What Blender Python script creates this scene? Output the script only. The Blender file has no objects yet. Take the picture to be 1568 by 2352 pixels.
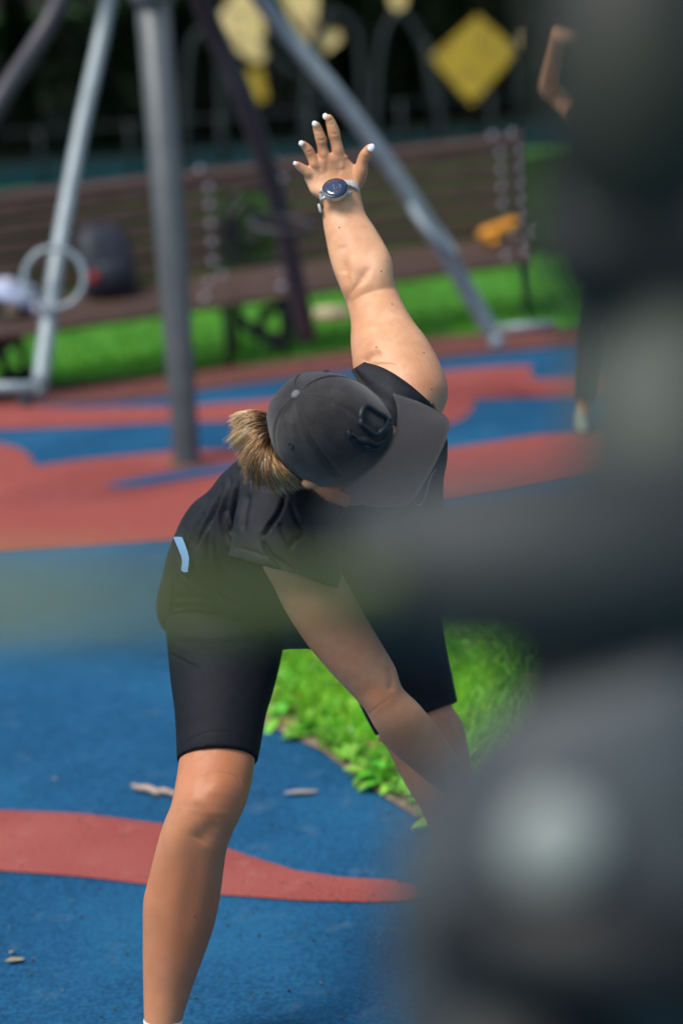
import bpy, math, random
import numpy as np
from mathutils import Vector
from mathutils.bvhtree import BVHTree
random.seed(5); rng = np.random.default_rng(5)
S = bpy.context.scene; COL = S.collection
# ------------------------------------------------------------ camera
LENS = 85.0; F = LENS/24*1568; PITCH = math.radians(12.4); ROLL = math.radians(4.5); CH = 2.1
CAM = np.array([0, 0, CH]); fw = np.array([0, math.cos(PITCH), -math.sin(PITCH)]); up0 = np.array([0, math.sin(PITCH), math.cos(PITCH)]); r0 = np.array([1., 0, 0])
RT = math.cos(ROLL)*r0 - math.sin(ROLL)*up0; UP = math.sin(ROLL)*r0 + math.cos(ROLL)*up0
cd = bpy.data.cameras.new('camera'); cam = bpy.data.objects.new('camera', cd); COL.objects.link(cam)
from mathutils import Matrix
M = Matrix.Identity(4)
for i, v in enumerate((RT, UP, -fw)):
    for j in range(3): M[j][i] = v[j]
M.translation = Vector(CAM)
cam.matrix_world = M
cd.sensor_fit = 'HORIZONTAL'; cd.sensor_width = 24; cd.lens = LENS; cd.clip_start = .05; cd.clip_end = 900
cd.dof.use_dof = True; cd.dof.focus_distance = 4.66; cd.dof.aperture_fstop = 1.75
S.camera = cam
# ------------------------------------------------------------ light
W = bpy.data.worlds.new('World'); S.world = W; W.use_nodes = True
SUN_EL, SUN_AZ = math.radians(60), math.radians(-128)      # azimuth measured from +Y towards +X: behind the camera, to its left
nt = W.node_tree; sky = nt.nodes.new('ShaderNodeTexSky'); sky.sky_type = 'NISHITA'; sky.sun_disc = False
sky.sun_elevation = SUN_EL; sky.sun_rotation = SUN_AZ; sky.dust_density = 2.0; sky.ozone_density = 1.0
nt.links.new(sky.outputs[0], nt.nodes['Background'].inputs[0]); nt.nodes['Background'].inputs[1].default_value = .10
sl = bpy.data.lights.new('sun', 'SUN'); so = bpy.data.objects.new('sun', sl); COL.objects.link(so)
sl.energy = 2.35; sl.angle = math.radians(24); sl.color = (1, .95, .87)
sd = Vector((math.cos(SUN_EL)*math.sin(SUN_AZ), math.cos(SUN_EL)*math.cos(SUN_AZ), math.sin(SUN_EL)))
so.rotation_euler = sd.to_track_quat('Z', 'Y').to_euler(); so.location = (0, 0, 20)
S.view_settings.view_transform = 'Standard'; S.view_settings.look = 'None'; S.view_settings.gamma = 1
S.view_settings.exposure = .58; S.view_settings.use_curve_mapping = False
# ------------------------------------------------------------ helpers
def P(x, y, d): return CAM + d*fw + (x-784)/F*d*RT + (1176-y)/F*d*UP     # the point seen at x, y of the photo (1568 wide) at depth d
def G(x, y, z=0):
    v = P(x, y, 1)-CAM; return CAM + v*((z-CH)/v[2])
def prj(V):
    q = V-CAM; d = q@fw; return 784+F*(q@RT)/d, 1176-F*(q@UP)/d, d
def tag(o, label=None, cat=None, group=None, kind=None):
    for k, v in (('label', label), ('category', cat), ('group', group), ('kind', kind)):
        if v: o[k] = v
    return o
def link(name, me, parent=None, smooth=True, m=None):
    o = bpy.data.objects.new(name, me); COL.objects.link(o)
    if parent: o.parent = parent
    if m and not me.materials: me.materials.append(m)
    if smooth and len(me.polygons): me.polygons.foreach_set('use_smooth', [True]*len(me.polygons))
    return o
def empty(name, loc=(0, 0, 0), rz=0):
    o = bpy.data.objects.new(name, None); COL.objects.link(o); o.location = loc; o.rotation_euler[2] = rz; o.empty_display_size = .1
    return o
class MB:
    def __init__(s): s.v = []; s.f = []; s.n = 0
    def add(s, V, Fc):
        V = np.asarray(V, float); s.v.append(V); s.f += [tuple(i+s.n for i in f) for f in Fc]; s.n += len(V); return s
    def box(s, c, d, ax=None, bev=0):
        c = np.array(c, float); X = np.eye(3) if ax is None else np.array(ax, float); hx, hy, hz = [q/2 for q in d]
        b = min(bev, hx*.9, hy*.9, hz*.9)
        if b <= 0:
            V = [c+X[0]*i*hx+X[1]*j*hy+X[2]*k*hz for i in (-1, 1) for j in (-1, 1) for k in (-1, 1)]
            return s.add(V, [(0, 1, 3, 2), (4, 6, 7, 5), (0, 4, 5, 1), (2, 3, 7, 6), (0, 2, 6, 4), (1, 5, 7, 3)])
        ring = lambda x, r: [c+X[0]*x+X[1]*p*(hy-r)+X[2]*q*(hz-r2) for (p, q, r, r2) in ()]
        prof = []
        for (sy, sz) in ((1, 1), (-1, 1), (-1, -1), (1, -1)):
            pts = [(sy*hy, sz*(hz-b)), (sy*(hy-b), sz*hz)]
            if sy*sz < 0: pts.reverse()
            prof += pts
        V = []; 
        for x, sc in ((-hx, b), (-hx+b, 0), (hx-b, 0), (hx, b)):
            for (y, z) in prof:
                V.append(c+X[0]*x+X[1]*(y-math.copysign(min(sc, abs(y)), y))+X[2]*(z-math.copysign(min(sc, abs(z)), z)))
        n = 8; Fc = [tuple(range(n))[::-1], tuple(range(3*n, 4*n))]
        for k in range(3):
            for i in range(n): Fc.append((k*n+i, k*n+(i+1) % n, (k+1)*n+(i+1) % n, (k+1)*n+i))
        return s.add(V, Fc)
    def rings(s, R, cap=True, closed=False):
        n = len(R[0]); V = np.concatenate([np.asarray(r) for r in R]); Fc = []; m = len(R)
        for k in range(m if closed else m-1):
            k2 = (k+1) % m
            for i in range(n):
                j = (i+1) % n; Fc.append((k*n+i, k*n+j, k2*n+j, k2*n+i))
        if cap and not closed:
            Fc.append(tuple(range(n))[::-1]); Fc.append(tuple(range((m-1)*n, m*n)))
        return s.add(V, Fc)
    def tube(s, pts, r, n=12, cap=True, closed=False):
        pts = np.array(pts, float); m = len(pts); r = np.broadcast_to(np.asarray(r, float), (m,)); R = []; a = None
        for k in range(m):
            if closed: t = pts[(k+1) % m]-pts[k-1]
            else: t = pts[min(k+1, m-1)]-pts[max(k-1, 0)]
            t = t/(np.linalg.norm(t)+1e-12)
            if a is None: a = np.cross(t, [0, 0, 1.] if abs(t[2]) < .9 else [1., 0, 0])
            a = a-t*(a@t); a = a/np.linalg.norm(a); b = np.cross(t, a)
            th = np.arange(n)*2*math.pi/n
            R.append(pts[k]+r[k]*(np.outer(np.cos(th), a)+np.outer(np.sin(th), b)))
        return s.rings(R, cap, closed)
    def ball(s, c, r, n=16, ax=None):
        c = np.array(c, float); r = np.broadcast_to(np.asarray(r, float), (3,)); X = np.eye(3) if ax is None else np.array(ax, float); R = []
        for k in range(n//2+1):
            ph = math.pi*k/(n//2); ph = min(max(ph, .02), math.pi-.02)
            th = np.arange(n)*2*math.pi/n
            R.append(c+np.outer(np.sin(ph)*np.cos(th)*r[0], X[0])+np.outer(np.sin(ph)*np.sin(th)*r[1], X[1])+np.outer(np.full(n, -math.cos(ph)*r[2]), X[2]))
        return s.rings(R)
    def mesh(s, name):
        me = bpy.data.meshes.new(name); V = np.concatenate(s.v) if s.v else np.zeros((0, 3)); me.from_pydata(V.tolist(), [], s.f); me.update(); return me
    def build(s, name, m, parent=None, smooth=True, flat=False):
        return link(name, s.mesh(name), parent, smooth and not flat, m)
def spline(pts, n):
    pts = np.array(pts, float); m = len(pts); out = []
    for i in range(m-1):
        p0 = pts[max(i-1, 0)]; p1 = pts[i]; p2 = pts[i+1]; p3 = pts[min(i+2, m-1)]
        for j in range(n):
            t = j/n; out.append(.5*((2*p1)+(-p0+p2)*t+(2*p0-5*p1+4*p2-p3)*t*t+(-p0+3*p1-3*p2+p3)*t**3))
    out.append(pts[-1]); return np.array(out)
def loft(mb, secs, sub=6, n=40, hollow=0, ex=2.0, ends=(True, True)):
    """cross-sections given by their left and right outline points and depth; t = half thickness towards the viewer"""
    A = spline([s[:6] for s in secs], sub)
    L = np.array([P(a[0], a[1], a[4]) for a in A]); Rr = np.array([P(a[2], a[3], a[4]) for a in A])
    C = (L+Rr)/2; a = (Rr-L)/2; R = []
    th = np.arange(n)*2*math.pi/n; m = len(A)
    near = None
    if len(secs[0]) > 6:
        N = spline([s[6:9] for s in secs], sub); near = np.array([P(*q) for q in N])
    for k in range(m):
        if near is not None: b = near[k]-C[k]
        else:
            T = C[min(k+1, m-1)]-C[max(k-1, 0)]; T /= np.linalg.norm(T); b = np.cross(a[k], T); b /= np.linalg.norm(b)
            if b@fw > 0: b = -b
            b = b*A[k][5]
        c_, s_ = np.cos(th), np.sin(th)
        if ex != 2.0: c_ = np.sign(c_)*abs(c_)**(2/ex); s_ = np.sign(s_)*abs(s_)**(2/ex)
        R.append(C[k]+np.outer(c_, a[k])+np.outer(s_, b))
    def rnd(end):
        k, k1 = (0, 1) if end == 0 else (m-1, m-2)
        T = C[k]-C[k1]; T /= np.linalg.norm(T); w = np.linalg.norm(a[k]); out = []
        for f_ in (.35, .7, .95): out.append(C[k]+(R[k]-C[k])*math.sqrt(1-f_*f_)+T*w*f_*.5)
        return out
    if ends[0]: R = rnd(0)[::-1]+R
    if hollow:
        T = C[-1]-C[-2]; T /= np.linalg.norm(T)
        for q, sc in ((0.004, .985), (0.002, .95), (-.01, .93), (-hollow, .9)): R.append(C[-1]+T*q+(R[m-1+(3 if ends[0] else 0)]-C[-1])*sc)
    elif ends[1]: R = R+rnd(1)
    return mb.rings(R)
def evalmesh(o):
    dg = bpy.context.evaluated_depsgraph_get(); dg.update()
    me = bpy.data.meshes.new_from_object(o.evaluated_get(dg)); old = o.data; o.modifiers.clear(); o.data = me; return o
def union(mb, name, m, parent, vox, smooth=4, fac=.5):
    o = mb.build(name, m, parent)
    q = o.modifiers.new('r', 'REMESH'); q.mode = 'VOXEL'; q.voxel_size = vox; q.use_smooth_shade = True
    if smooth: w = o.modifiers.new('s', 'SMOOTH'); w.iterations = smooth; w.factor = fac
    evalmesh(o)
    if not o.data.materials: o.data.materials.append(m)
    o.data.polygons.foreach_set('use_smooth', [True]*len(o.data.polygons)); return o
def getv(o):
    V = np.empty(len(o.data.vertices)*3, np.float32); o.data.vertices.foreach_get('co', V); return V.reshape(-1, 3).astype(float)
def getn(o):
    N = np.empty(len(o.data.vertices)*3, np.float32); o.data.vertex_normals.foreach_get('vector', N); return N.reshape(-1, 3).astype(float)
def setv(o, V): o.data.vertices.foreach_set('co', V.astype(np.float32).ravel()); o.data.update()
def sculpt(o, creases=(), bumps=(), zr=None):
    """creases: (px polyline, width px, depth m[, dmin, dmax]); bumps: (x, y, rx, ry, angle, height)"""
    V = getv(o); N = getn(o); x, y, d = prj(V); view = V-CAM; view /= np.linalg.norm(view, axis=1)[:, None]
    fc = np.clip(-(N*view).sum(1)*2.5, 0, 1); H = np.zeros(len(V))
    for c in creases:
        pl, w, amp = c[:3]; pl = spline(pl, 6); D = np.full(len(V), 1e9); T = np.zeros(len(V))
        sel = np.where((x > pl[:, 0].min()-4*w) & (x < pl[:, 0].max()+4*w) & (y > pl[:, 1].min()-4*w) & (y < pl[:, 1].max()+4*w))[0]
        if not len(sel): continue
        X = np.stack([x[sel], y[sel]], 1); best = np.full(len(sel), 1e9); tt = np.zeros(len(sel))
        for i in range(len(pl)-1):
            ab = pl[i+1]-pl[i]; t = np.clip(((X-pl[i])@ab)/(ab@ab+1e-9), 0, 1); dd = np.linalg.norm(X-pl[i]-t[:, None]*ab, axis=1)
            mk = dd < best; best[mk] = dd[mk]; tt[mk] = (i+t[mk])/(len(pl)-1)
        taper = np.clip(np.minimum(tt, 1-tt)*5+.12, 0, 1); q = best/w
        h = -amp*taper*(np.exp(-q*q)-.15*np.exp(-((q-1.8)/.9)**2))
        if len(c) > 3: h = h*((d[sel] > c[3]) & (d[sel] < c[4]))
        H[sel] += h
    for b in bumps:
        bx, by, rx, ry, an, h = b[:6]; ca, sa = math.cos(math.radians(an)), math.sin(math.radians(an))
        dx, dy = x-bx, y-by; p = (dx*ca+dy*sa)/rx; q = (-dx*sa+dy*ca)/ry; w = np.exp(-(p*p+q*q))*h
        if len(b) > 6: w = w*((d > b[6]) & (d < b[7]))
        H += w
    setv(o, V+N*(H*fc)[:, None]); return o
def bvh(o):
    return BVHTree.FromPolygons([v.co.copy() for v in o.data.vertices], [p.vertices[:] for p in o.data.polygons])
def hit(t, x, y, dflt=None):
    d = Vector(P(x, y, 1)-CAM).normalized(); l, n, i, s = t.ray_cast(Vector(CAM), d)
    if l is None: return (P(x, y, dflt), -np.array(d)) if dflt else (None, None)
    n = np.array(n); n = n if n@np.array(d) < 0 else -n
    return np.array(l), n
# ------------------------------------------------------------ materials
def mat(name, c, rough=.6, var=0, vs=20, bump=0, bs=200, metal=0, sss=0, c2=None, spec=.5, sheen=0, coat=0, detail=3, emit=None, attr=None, stretch=None):
    m = bpy.data.materials.new(name); m.use_nodes = True; t = m.node_tree; b = t.nodes['Principled BSDF']
    b.inputs['Roughness'].default_value = rough; b.inputs['Metallic'].default_value = metal; b.inputs['Specular IOR Level'].default_value = spec
    b.inputs['Base Color'].default_value = (*c, 1); b.inputs['Sheen Weight'].default_value = sheen; b.inputs['Coat Weight'].default_value = coat
    tc = t.nodes.new('ShaderNodeTexCoord'); vec = tc.outputs['Object']
    if stretch:
        mp = t.nodes.new('ShaderNodeMapping'); mp.inputs['Scale'].default_value = stretch; t.links.new(vec, mp.inputs[0]); vec = mp.outputs[0]
    if var or c2:
        n = t.nodes.new('ShaderNodeTexNoise'); n.inputs['Scale'].default_value = vs; n.inputs['Detail'].default_value = detail; t.links.new(vec, n.inputs['Vector'])
        r = t.nodes.new('ShaderNodeValToRGB'); e = r.color_ramp.elements; e[0].position = .35; e[1].position = .65
        lo = c if c2 else [q*(1-var) for q in c]; hi = c2 if c2 else [min(1, q*(1+var)) for q in c]
        e[0].color = (*lo, 1); e[1].color = (*hi, 1); t.links.new(n.outputs[0], r.inputs[0]); t.links.new(r.outputs[0], b.inputs['Base Color'])
        m['ramp'] = r.name
    if sss:
        b.inputs['Subsurface Weight'].default_value = sss; b.inputs['Subsurface Radius'].default_value = (1, .35, .2); b.inputs['Subsurface Scale'].default_value = .012
    if bump:
        n2 = t.nodes.new('ShaderNodeTexNoise'); n2.inputs['Scale'].default_value = bs; n2.inputs['Detail'].default_value = 4; t.links.new(vec, n2.inputs['Vector'])
        bp = t.nodes.new('ShaderNodeBump'); bp.inputs['Strength'].default_value = bump; bp.inputs['Distance'].default_value = .002
        t.links.new(n2.outputs[0], bp.inputs['Height']); t.links.new(bp.outputs[0], b.inputs['Normal'])
    return m
def layer(m, scale, lo, hi, col, detail=4, amt=1.0):
    """mix another noise-masked colour over the base colour (stains, dust)"""
    t = m.node_tree; b = t.nodes['Principled BSDF']; s = b.inputs['Base Color']; mx = t.nodes.new('ShaderNodeMix'); mx.data_type = 'RGBA'
    if s.links: t.links.new(s.links[0].from_socket, mx.inputs['A'])
    else: mx.inputs['A'].default_value = s.default_value
    mx.inputs['B'].default_value = (*col, 1); n = t.nodes.new('ShaderNodeTexNoise'); n.inputs['Scale'].default_value = scale; n.inputs['Detail'].default_value = detail
    tc = t.nodes.new('ShaderNodeTexCoord'); t.links.new(tc.outputs['Object'], n.inputs['Vector'])
    r = t.nodes.new('ShaderNodeMapRange'); r.inputs['From Min'].default_value = lo; r.inputs['From Max'].default_value = hi; r.inputs['To Max'].default_value = amt
    t.links.new(n.outputs[0], r.inputs['Value']); t.links.new(r.outputs[0], mx.inputs['Factor']); t.links.new(mx.outputs['Result'], b.inputs['Base Color']); return m
def attrcol(m, a='tone'):
    t = m.node_tree; b = t.nodes['Principled BSDF']; n = t.nodes.new('ShaderNodeAttribute'); n.attribute_name = a; t.links.new(n.outputs['Color'], b.inputs['Base Color']); return m
SKIN = mat('skin', (.64, .325, .165), .5, c2=(.74, .42, .24), vs=16, detail=5, bump=.22, bs=420, sss=.22, spec=.4)
layer(SKIN, 9, .50, .75, (.55, .25, .13), amt=.4)
CAPM = mat('washed_cotton', (.020, .018, .019), .9, c2=(.031, .028, .029), vs=45, detail=8, bump=.5, bs=900, sheen=.25, spec=.2)
layer(CAPM, 16, .56, .76, (.075, .070, .068), amt=.45, detail=6); layer(CAPM, 400, .55, .75, (.07, .066, .066), amt=.5)
layer(SKIN, 55, .5, .7, (.62, .27, .17), amt=.5); layer(SKIN, 28, .55, .75, (.78, .5, .34), amt=.35)
EMB = mat('raised_emblem', (.012, .016, .024), .5, spec=.5)
SHIRT = mat('black_jersey', (.010, .011, .016), .66, var=.25, vs=60, bump=.25, bs=1200, spec=.3)
SHORT = mat('black_lycra', (.005, .0065, .011), .72, var=.2, vs=80, bump=.2, bs=1500, spec=.25)
WHITE = mat('white_polish', (.85, .86, .88), .2, coat=.5)
SOCK = mat('white_knit', (.8, .8, .84), .9, bump=.5, bs=600)
RUBB = mat('blue_rubber', (.004, .046, .115), .85, c2=(.014, .108, .225), vs=100, detail=10, bump=.9, bs=320, spec=.16)
layer(RUBB, 1.3, .45, .75, (.022, .15, .30), amt=.5); layer(RUBB, 9, .60, .78, (.12, .19, .25), amt=.35)
RUBR = mat('coral_rubber', (.21, .042, .036), .85, c2=(.38, .10, .085), vs=130, detail=10, bump=.9, bs=320, spec=.16)
layer(RUBR, 1.7, .5, .75, (.42, .13, .11), amt=.5); layer(RUBR, 12, .60, .78, (.42, .22, .17), amt=.4)
RUBD = mat('brown_rubber', (.12, .035, .026), .9, var=.3, vs=12, bump=.8, bs=300)
LAWN = mat('lawn_soil', (.04, .17, .012), .95, c2=(.07, .26, .02), vs=3, detail=6)
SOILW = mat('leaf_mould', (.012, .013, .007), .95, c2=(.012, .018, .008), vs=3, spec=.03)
SOIL = mat('soil', (.17, .12, .085), .95, c2=(.28, .21, .15), vs=25, bump=1, bs=80)
GREYP = mat('grey_paint', (.085, .098, .105), .42, var=.12, vs=9, spec=.5)
LIGHTP = mat('pale_grey_paint', (.26, .32, .345), .35, var=.1, vs=12)
DARKP = mat('dark_violet_grey_paint', (.040, .038, .047), .5, var=.1, vs=9)
IRON = mat('black_iron', (.012, .012, .014), .5)
WOOD = mat('brown_slat_paint', (.052, .032, .024), .55, c2=(.105, .066, .052), vs=6, spec=.3, stretch=(1, 12, 12), bump=.3, bs=60)
BOLT = mat('bolt_steel', (.34, .33, .40), .35, metal=.2, spec=.8)
YEL = mat('yellow_board', (.34, .25, .004), .6, c2=(.46, .33, .015), vs=2, detail=5)
layer(YEL, 4, .48, .66, (.16, .10, .01), amt=.7)
PYEL = mat('pale_yellow_board', (.62, .50, .20), .6, c2=(.72, .58, .26), vs=2)
layer(PYEL, 3.5, .5, .62, (.20, .13, .04), amt=.8)
TEAL = mat('teal_path_rubber', (.005, .026, .032), 1, spec=.03, var=.3, vs=1)
# ------------------------------------------------------------ ground
def sheet(name, poly, z, m, parent=None, px=True, dens=0):
    pts = [G(x, y) for x, y in poly] if px else [np.array([x, y, 0]) for x, y in poly]
    me = bpy.data.meshes.new(name); me.from_pydata([(p[0], p[1], z) for p in pts], [], [tuple(range(len(pts)))]); me.update()
    if len(me.polygons) and me.polygons[0].normal.z < 0: me.flip_normals()
    o = link(name, me, parent, False, m); o['kind'] = 'structure'; return o
def smoothpoly(p, n=5):
    q = spline(list(p)+[p[0]], n); return [tuple(a) for a in q[:-1]]
sheet('ground', [(-400, -300), (400, -300), (400, 700), (-400, 700)], -.012, LAWN, px=False)
sheet('playground_surface', [(-12, -3), (12, -3), (12, 22), (-12, 22)], -.004, RUBB, px=False)
A = [(-260, 915), (0, 901), (130, 888), (370, 866), (470, 851), (650, 831), (999, 776), (1334, 751), (1900, 705)]
Bq = [(-260, 960), (0, 930), (225, 926), (380, 911), (465, 896), (550, 884), (690, 866), (1009, 823), (1284, 796), (1900, 745)]
sheet('rubber_border', A+Bq[::-1], .004, RUBD)
sheet('coral_shape', [(-200, 928), (0, 930), (180, 937), (384, 934), (465, 930), (625, 918), (800, 885), (940, 858), (1019, 851), (1090, 845), (1144, 841), (1219, 838), (1222, 850), (1214, 861), (1234, 871), (1400, 860), (1600, 840), (1600, 890), (1334, 908), (1084, 916), (1088, 930), (1080, 945), (1064, 960), (1034, 972), (980, 975), (800, 965), (640, 958), (549, 966), (387, 968), (200, 978), (0, 985), (-200, 992)], .0001, RUBR)
sheet('coral_shape', [(-400, 1020), (-200, 1010), (0, 1018), (40, 1028), (66, 1044), (75, 1060), (75, 1071), (230, 1052), (390, 1037), (549, 1031), (800, 1040), (1034, 1031), (1234, 1001), (1334, 995), (1600, 980), (2100, 960), (2100, 1010), (1600, 1060), (1334, 1101), (1154, 1136), (1020, 1158), (700, 1215), (400, 1240), (200, 1255), (0, 1268), (-400, 1290)], .0001, RUBR)
sheet('blue_streak', smoothpoly([(235, 1118), (300, 1102), (400, 1085), (540, 1064), (650, 1052), (700, 1062), (540, 1084), (400, 1106), (300, 1120)], 3), .0041, RUBB)
Bn = [(-900, 1900), (-400, 1868), (0, 1861), (180, 1868), (375, 1893), (450, 1918), (522, 1949), (600, 1975), (680, 2000), (780, 2015), (900, 2022), (945, 2030), (975, 2042), (985, 2053), (975, 2062), (945, 2069), (850, 2073), (700, 2069), (510, 2056), (330, 2031), (180, 2013), (0, 2000), (-400, 2000), (-900, 2040)]
sheet('coral_shape', Bn, .0001, RUBR)
# lawn behind the border, reaching the woods
LW = [G(x, y) for x, y in A]; LWx = [p[0] for p in LW]; LWy = [p[1] for p in LW]
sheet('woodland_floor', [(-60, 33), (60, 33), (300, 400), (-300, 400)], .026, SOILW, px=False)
poly = [(p[0], p[1]) for p in LW]+[(30, LW[-1][1]+6), (40, 34), (-40, 34), (-40, LW[0][1]-2)]
sheet('lawn', poly, .012, LAWN, px=False)
sheet('painted_lawn_shade', [(-40, 15.9), (40, 19.4), (40, 29.2), (-40, 25.4)], .016, mat('lawn_shade_colour', (.009, .018, .005), .95, c2=(.028, .072, .010), vs=.9, detail=5, spec=.05), px=False)  # darker sheet over the far lawn: tree shade put into its colour
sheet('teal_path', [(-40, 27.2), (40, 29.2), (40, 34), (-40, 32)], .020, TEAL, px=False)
# near grass patch
PT = [(585, 1655), (640, 1680), (740, 1728), (800, 1775), (880, 1832), (960, 1882), (1100, 1965), (1400, 2130), (1900, 2300), (1900, 1250), (1200, 1240), (900, 1290), (700, 1360), (600, 1440), (540, 1530), (545, 1600)]
PW = np.array([G(x, y)[:2] for x, y in PT])
sheet('soil_edge', PT, .0045, SOIL)
def inpoly(X, Y, Pg):
    ins = np.zeros(len(X), bool); n = len(Pg)
    for i in range(n):
        x1, y1 = Pg[i]; x2, y2 = Pg[(i+1) % n]; c = ((y1 > Y) != (y2 > Y)) & (X < (x2-x1)*(Y-y1)/(y2-y1+1e-12)+x1); ins ^= c
    return ins
def edgedist(X, Y, Pg):
    D = np.full(len(X), 1e9)
    for i in range(len(Pg)):
        a = Pg[i]; b = Pg[(i+1) % len(Pg)]; ab = b-a; t = np.clip(((X-a[0])*ab[0]+(Y-a[1])*ab[1])/(ab@ab), 0, 1)
        D = np.minimum(D, np.hypot(X-a[0]-t*ab[0], Y-a[1]-t*ab[1]))
    return D
def colmesh(name, V, Fc, C, m, kind=None, label=None, cat=None, parent=None, smooth=False):
    me = bpy.data.meshes.new(name); V = np.asarray(V, np.float32); Fc = np.asarray(Fc, np.int32); k = Fc.shape[1]
    me.vertices.add(len(V)); me.vertices.foreach_set('co', V.ravel()); me.loops.add(Fc.size); me.loops.foreach_set('vertex_index', Fc.ravel())
    me.polygons.add(len(Fc)); me.polygons.foreach_set('loop_start', np.arange(len(Fc), dtype=np.int32)*k); me.update(calc_edges=True)
    a = me.color_attributes.new('tone', 'FLOAT_COLOR', 'POINT'); C = np.concatenate([np.asarray(C, np.float32), np.ones((len(C), 1), np.float32)], 1); a.data.foreach_set('color', C.ravel())
    o = link(name, me, parent, smooth, m); return tag(o, label, cat, None, kind)
def leafmat(name, rough=.5, trans=.25, spec=.4):
    m = mat(name, (.1, .3, .05), rough, spec=spec); attrcol(m); t = m.node_tree; b = t.nodes['Principled BSDF']
    tr = t.nodes.new('ShaderNodeBsdfTranslucent'); mx = t.nodes.new('ShaderNodeMixShader'); mx.inputs[0].default_value = trans
    at = [n for n in t.nodes if n.type == 'ATTRIBUTE'][0]; t.links.new(at.outputs['Color'], tr.inputs[0])
    t.links.new(b.outputs[0], mx.inputs[1]); t.links.new(tr.outputs[0], mx.inputs[2]); t.links.new(mx.outputs[0], t.nodes['Material Output'].inputs[0]); return m
LEAFD = leafmat('dark_leaf', .85, .1, .08); GRASSM = leafmat('grass_blade', .5, .35); LEAFM = leafmat('leaf', .4, .3)
def blades(X, Y, h, w, base, lean=.5, z=.004):
    n = len(X); az = rng.uniform(0, 2*math.pi, n); hh = h*rng.uniform(.5, 1.3, n); ln = hh*lean*rng.uniform(.2, 1.5, n); la = rng.uniform(0, 2*math.pi, n)
    wx, wy = np.cos(az)*w/2*rng.uniform(.6, 1.4, n), np.sin(az)*w/2; V = np.zeros((n, 5, 3))
    V[:, 0] = np.stack([X-wx, Y-wy, np.full(n, z)], 1); V[:, 1] = np.stack([X+wx, Y+wy, np.full(n, z)], 1)
    mx, my = X+np.cos(la)*ln*.35, Y+np.sin(la)*ln*.35
    V[:, 2] = np.stack([mx+wx*.8, my+wy*.8, z+hh*.6], 1); V[:, 3] = np.stack([mx-wx*.8, my-wy*.8, z+hh*.6], 1); V[:, 4] = np.stack([X+np.cos(la)*ln, Y+np.sin(la)*ln, z+hh], 1)
    i = np.arange(n)[:, None]*5; Fc = np.concatenate([i+[0, 1, 2], i+[0, 2, 3], i+[3, 2, 4]]); t = rng.uniform(.6, 1.4, (n, 1)); y = rng.uniform(.7, 1.5, (n, 1))
    c = np.array(base)*t; c[:, 0:1] *= y; C = np.repeat(c, 5, 0); return V.reshape(-1, 3), Fc, C
def ovals(X, Y, Z, L, Wd, tilt, base, jit=.35):
    """broad leaves: 6-gon strips folded along the midrib"""
    n = len(X); az = rng.uniform(0, 2*math.pi, n); ti = tilt*rng.uniform(.1, 1.3, n); ll = L*rng.uniform(.5, 1.3, n); ww = Wd*rng.uniform(.6, 1.3, n)
    d = np.stack([np.cos(az)*np.cos(ti), np.sin(az)*np.cos(ti), np.sin(ti)], 1); s = np.stack([-np.sin(az), np.cos(az), rng.uniform(-.4, .4, n)], 1)
    o = np.stack([X, Y, Z], 1); prof = [(0, .12), (.25, .8), (.55, 1), (.82, .65), (1, .05)]; V = []
    for (t, q) in prof:
        drop = -np.array([0, 0, 1.])*(ll*t*t*.45)[:, None]
        mid = o+d*(ll*t)[:, None]+drop; V += [mid-s*(ww*q/2)[:, None]+[0, 0, .004], mid-[0, 0, .002], mid+s*(ww*q/2)[:, None]+[0, 0, .004]]
    V = np.stack(V, 1); k = 15; i = np.arange(n)[:, None]*k; Fc = []
    for r in range(4):
        for c in (0, 1): Fc.append(i+[r*3+c, r*3+c+1, r*3+c+4, r*3+c+3])
    c = np.array(base)*rng.uniform(1-jit, 1+jit, (n, 1)); c[:, 0:1] *= rng.uniform(.6, 1.5, (n, 1)); return V.reshape(-1, 3), np.concatenate(Fc), np.repeat(c, k, 0)
n = 90000; X = rng.uniform(-.9, 3.2, n); Y = rng.uniform(5, 10, n); X = rng.uniform(PW[:, 0].min(), 2.2, n); Y = rng.uniform(PW[:, 1].min(), PW[:, 1].max(), n)
ed = edgedist(X, Y, PW); k = inpoly(X, Y, PW) & (ed > rng.uniform(.02, .12, n)+.04*np.sin(X*23)+.03*np.sin(Y*31)); X, Y = X[k], Y[k]
V, Fc, C = blades(X, Y, .075, .006, (.21, .58, .03), .9)
colmesh('grass', V, Fc, C, GRASSM, 'stuff', 'bright green grass of the near patch between the stretching woman\'s legs', 'grass')
n = 2200; X = rng.uniform(PW[:, 0].min(), 2.0, n); Y = rng.uniform(PW[:, 1].min(), PW[:, 1].max(), n)
ed = edgedist(X, Y, PW); k = inpoly(X, Y, PW) & (ed > .02) & (rng.random(n) < np.clip(1.3-ed*2.0, .35, 1)); X, Y = X[k], Y[k]
cx = np.repeat(X, 5)+rng.normal(0, .012, len(X)*5); cy = np.repeat(Y, 5)+rng.normal(0, .012, len(X)*5)
V, Fc, C = ovals(cx, cy, np.full(len(cx), .012), .092, .042, 1.0, (.20, .56, .06), .5)
drym = np.repeat(rng.random(len(cx)) < .09, 15); C[drym] = C[drym]*[1.6, .5, 1.5]
colmesh('broad_leaf_weeds', V, Fc, C, LEAFM, 'stuff', 'broad leaved weeds along the edge of the near grass patch', 'weeds')
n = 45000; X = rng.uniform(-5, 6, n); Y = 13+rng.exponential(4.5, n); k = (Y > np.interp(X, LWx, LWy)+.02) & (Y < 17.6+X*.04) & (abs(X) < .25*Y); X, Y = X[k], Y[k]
V, Fc, C = blades(X, Y, .05, .010, (.10, .40, .02), .8, .012)
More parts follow.
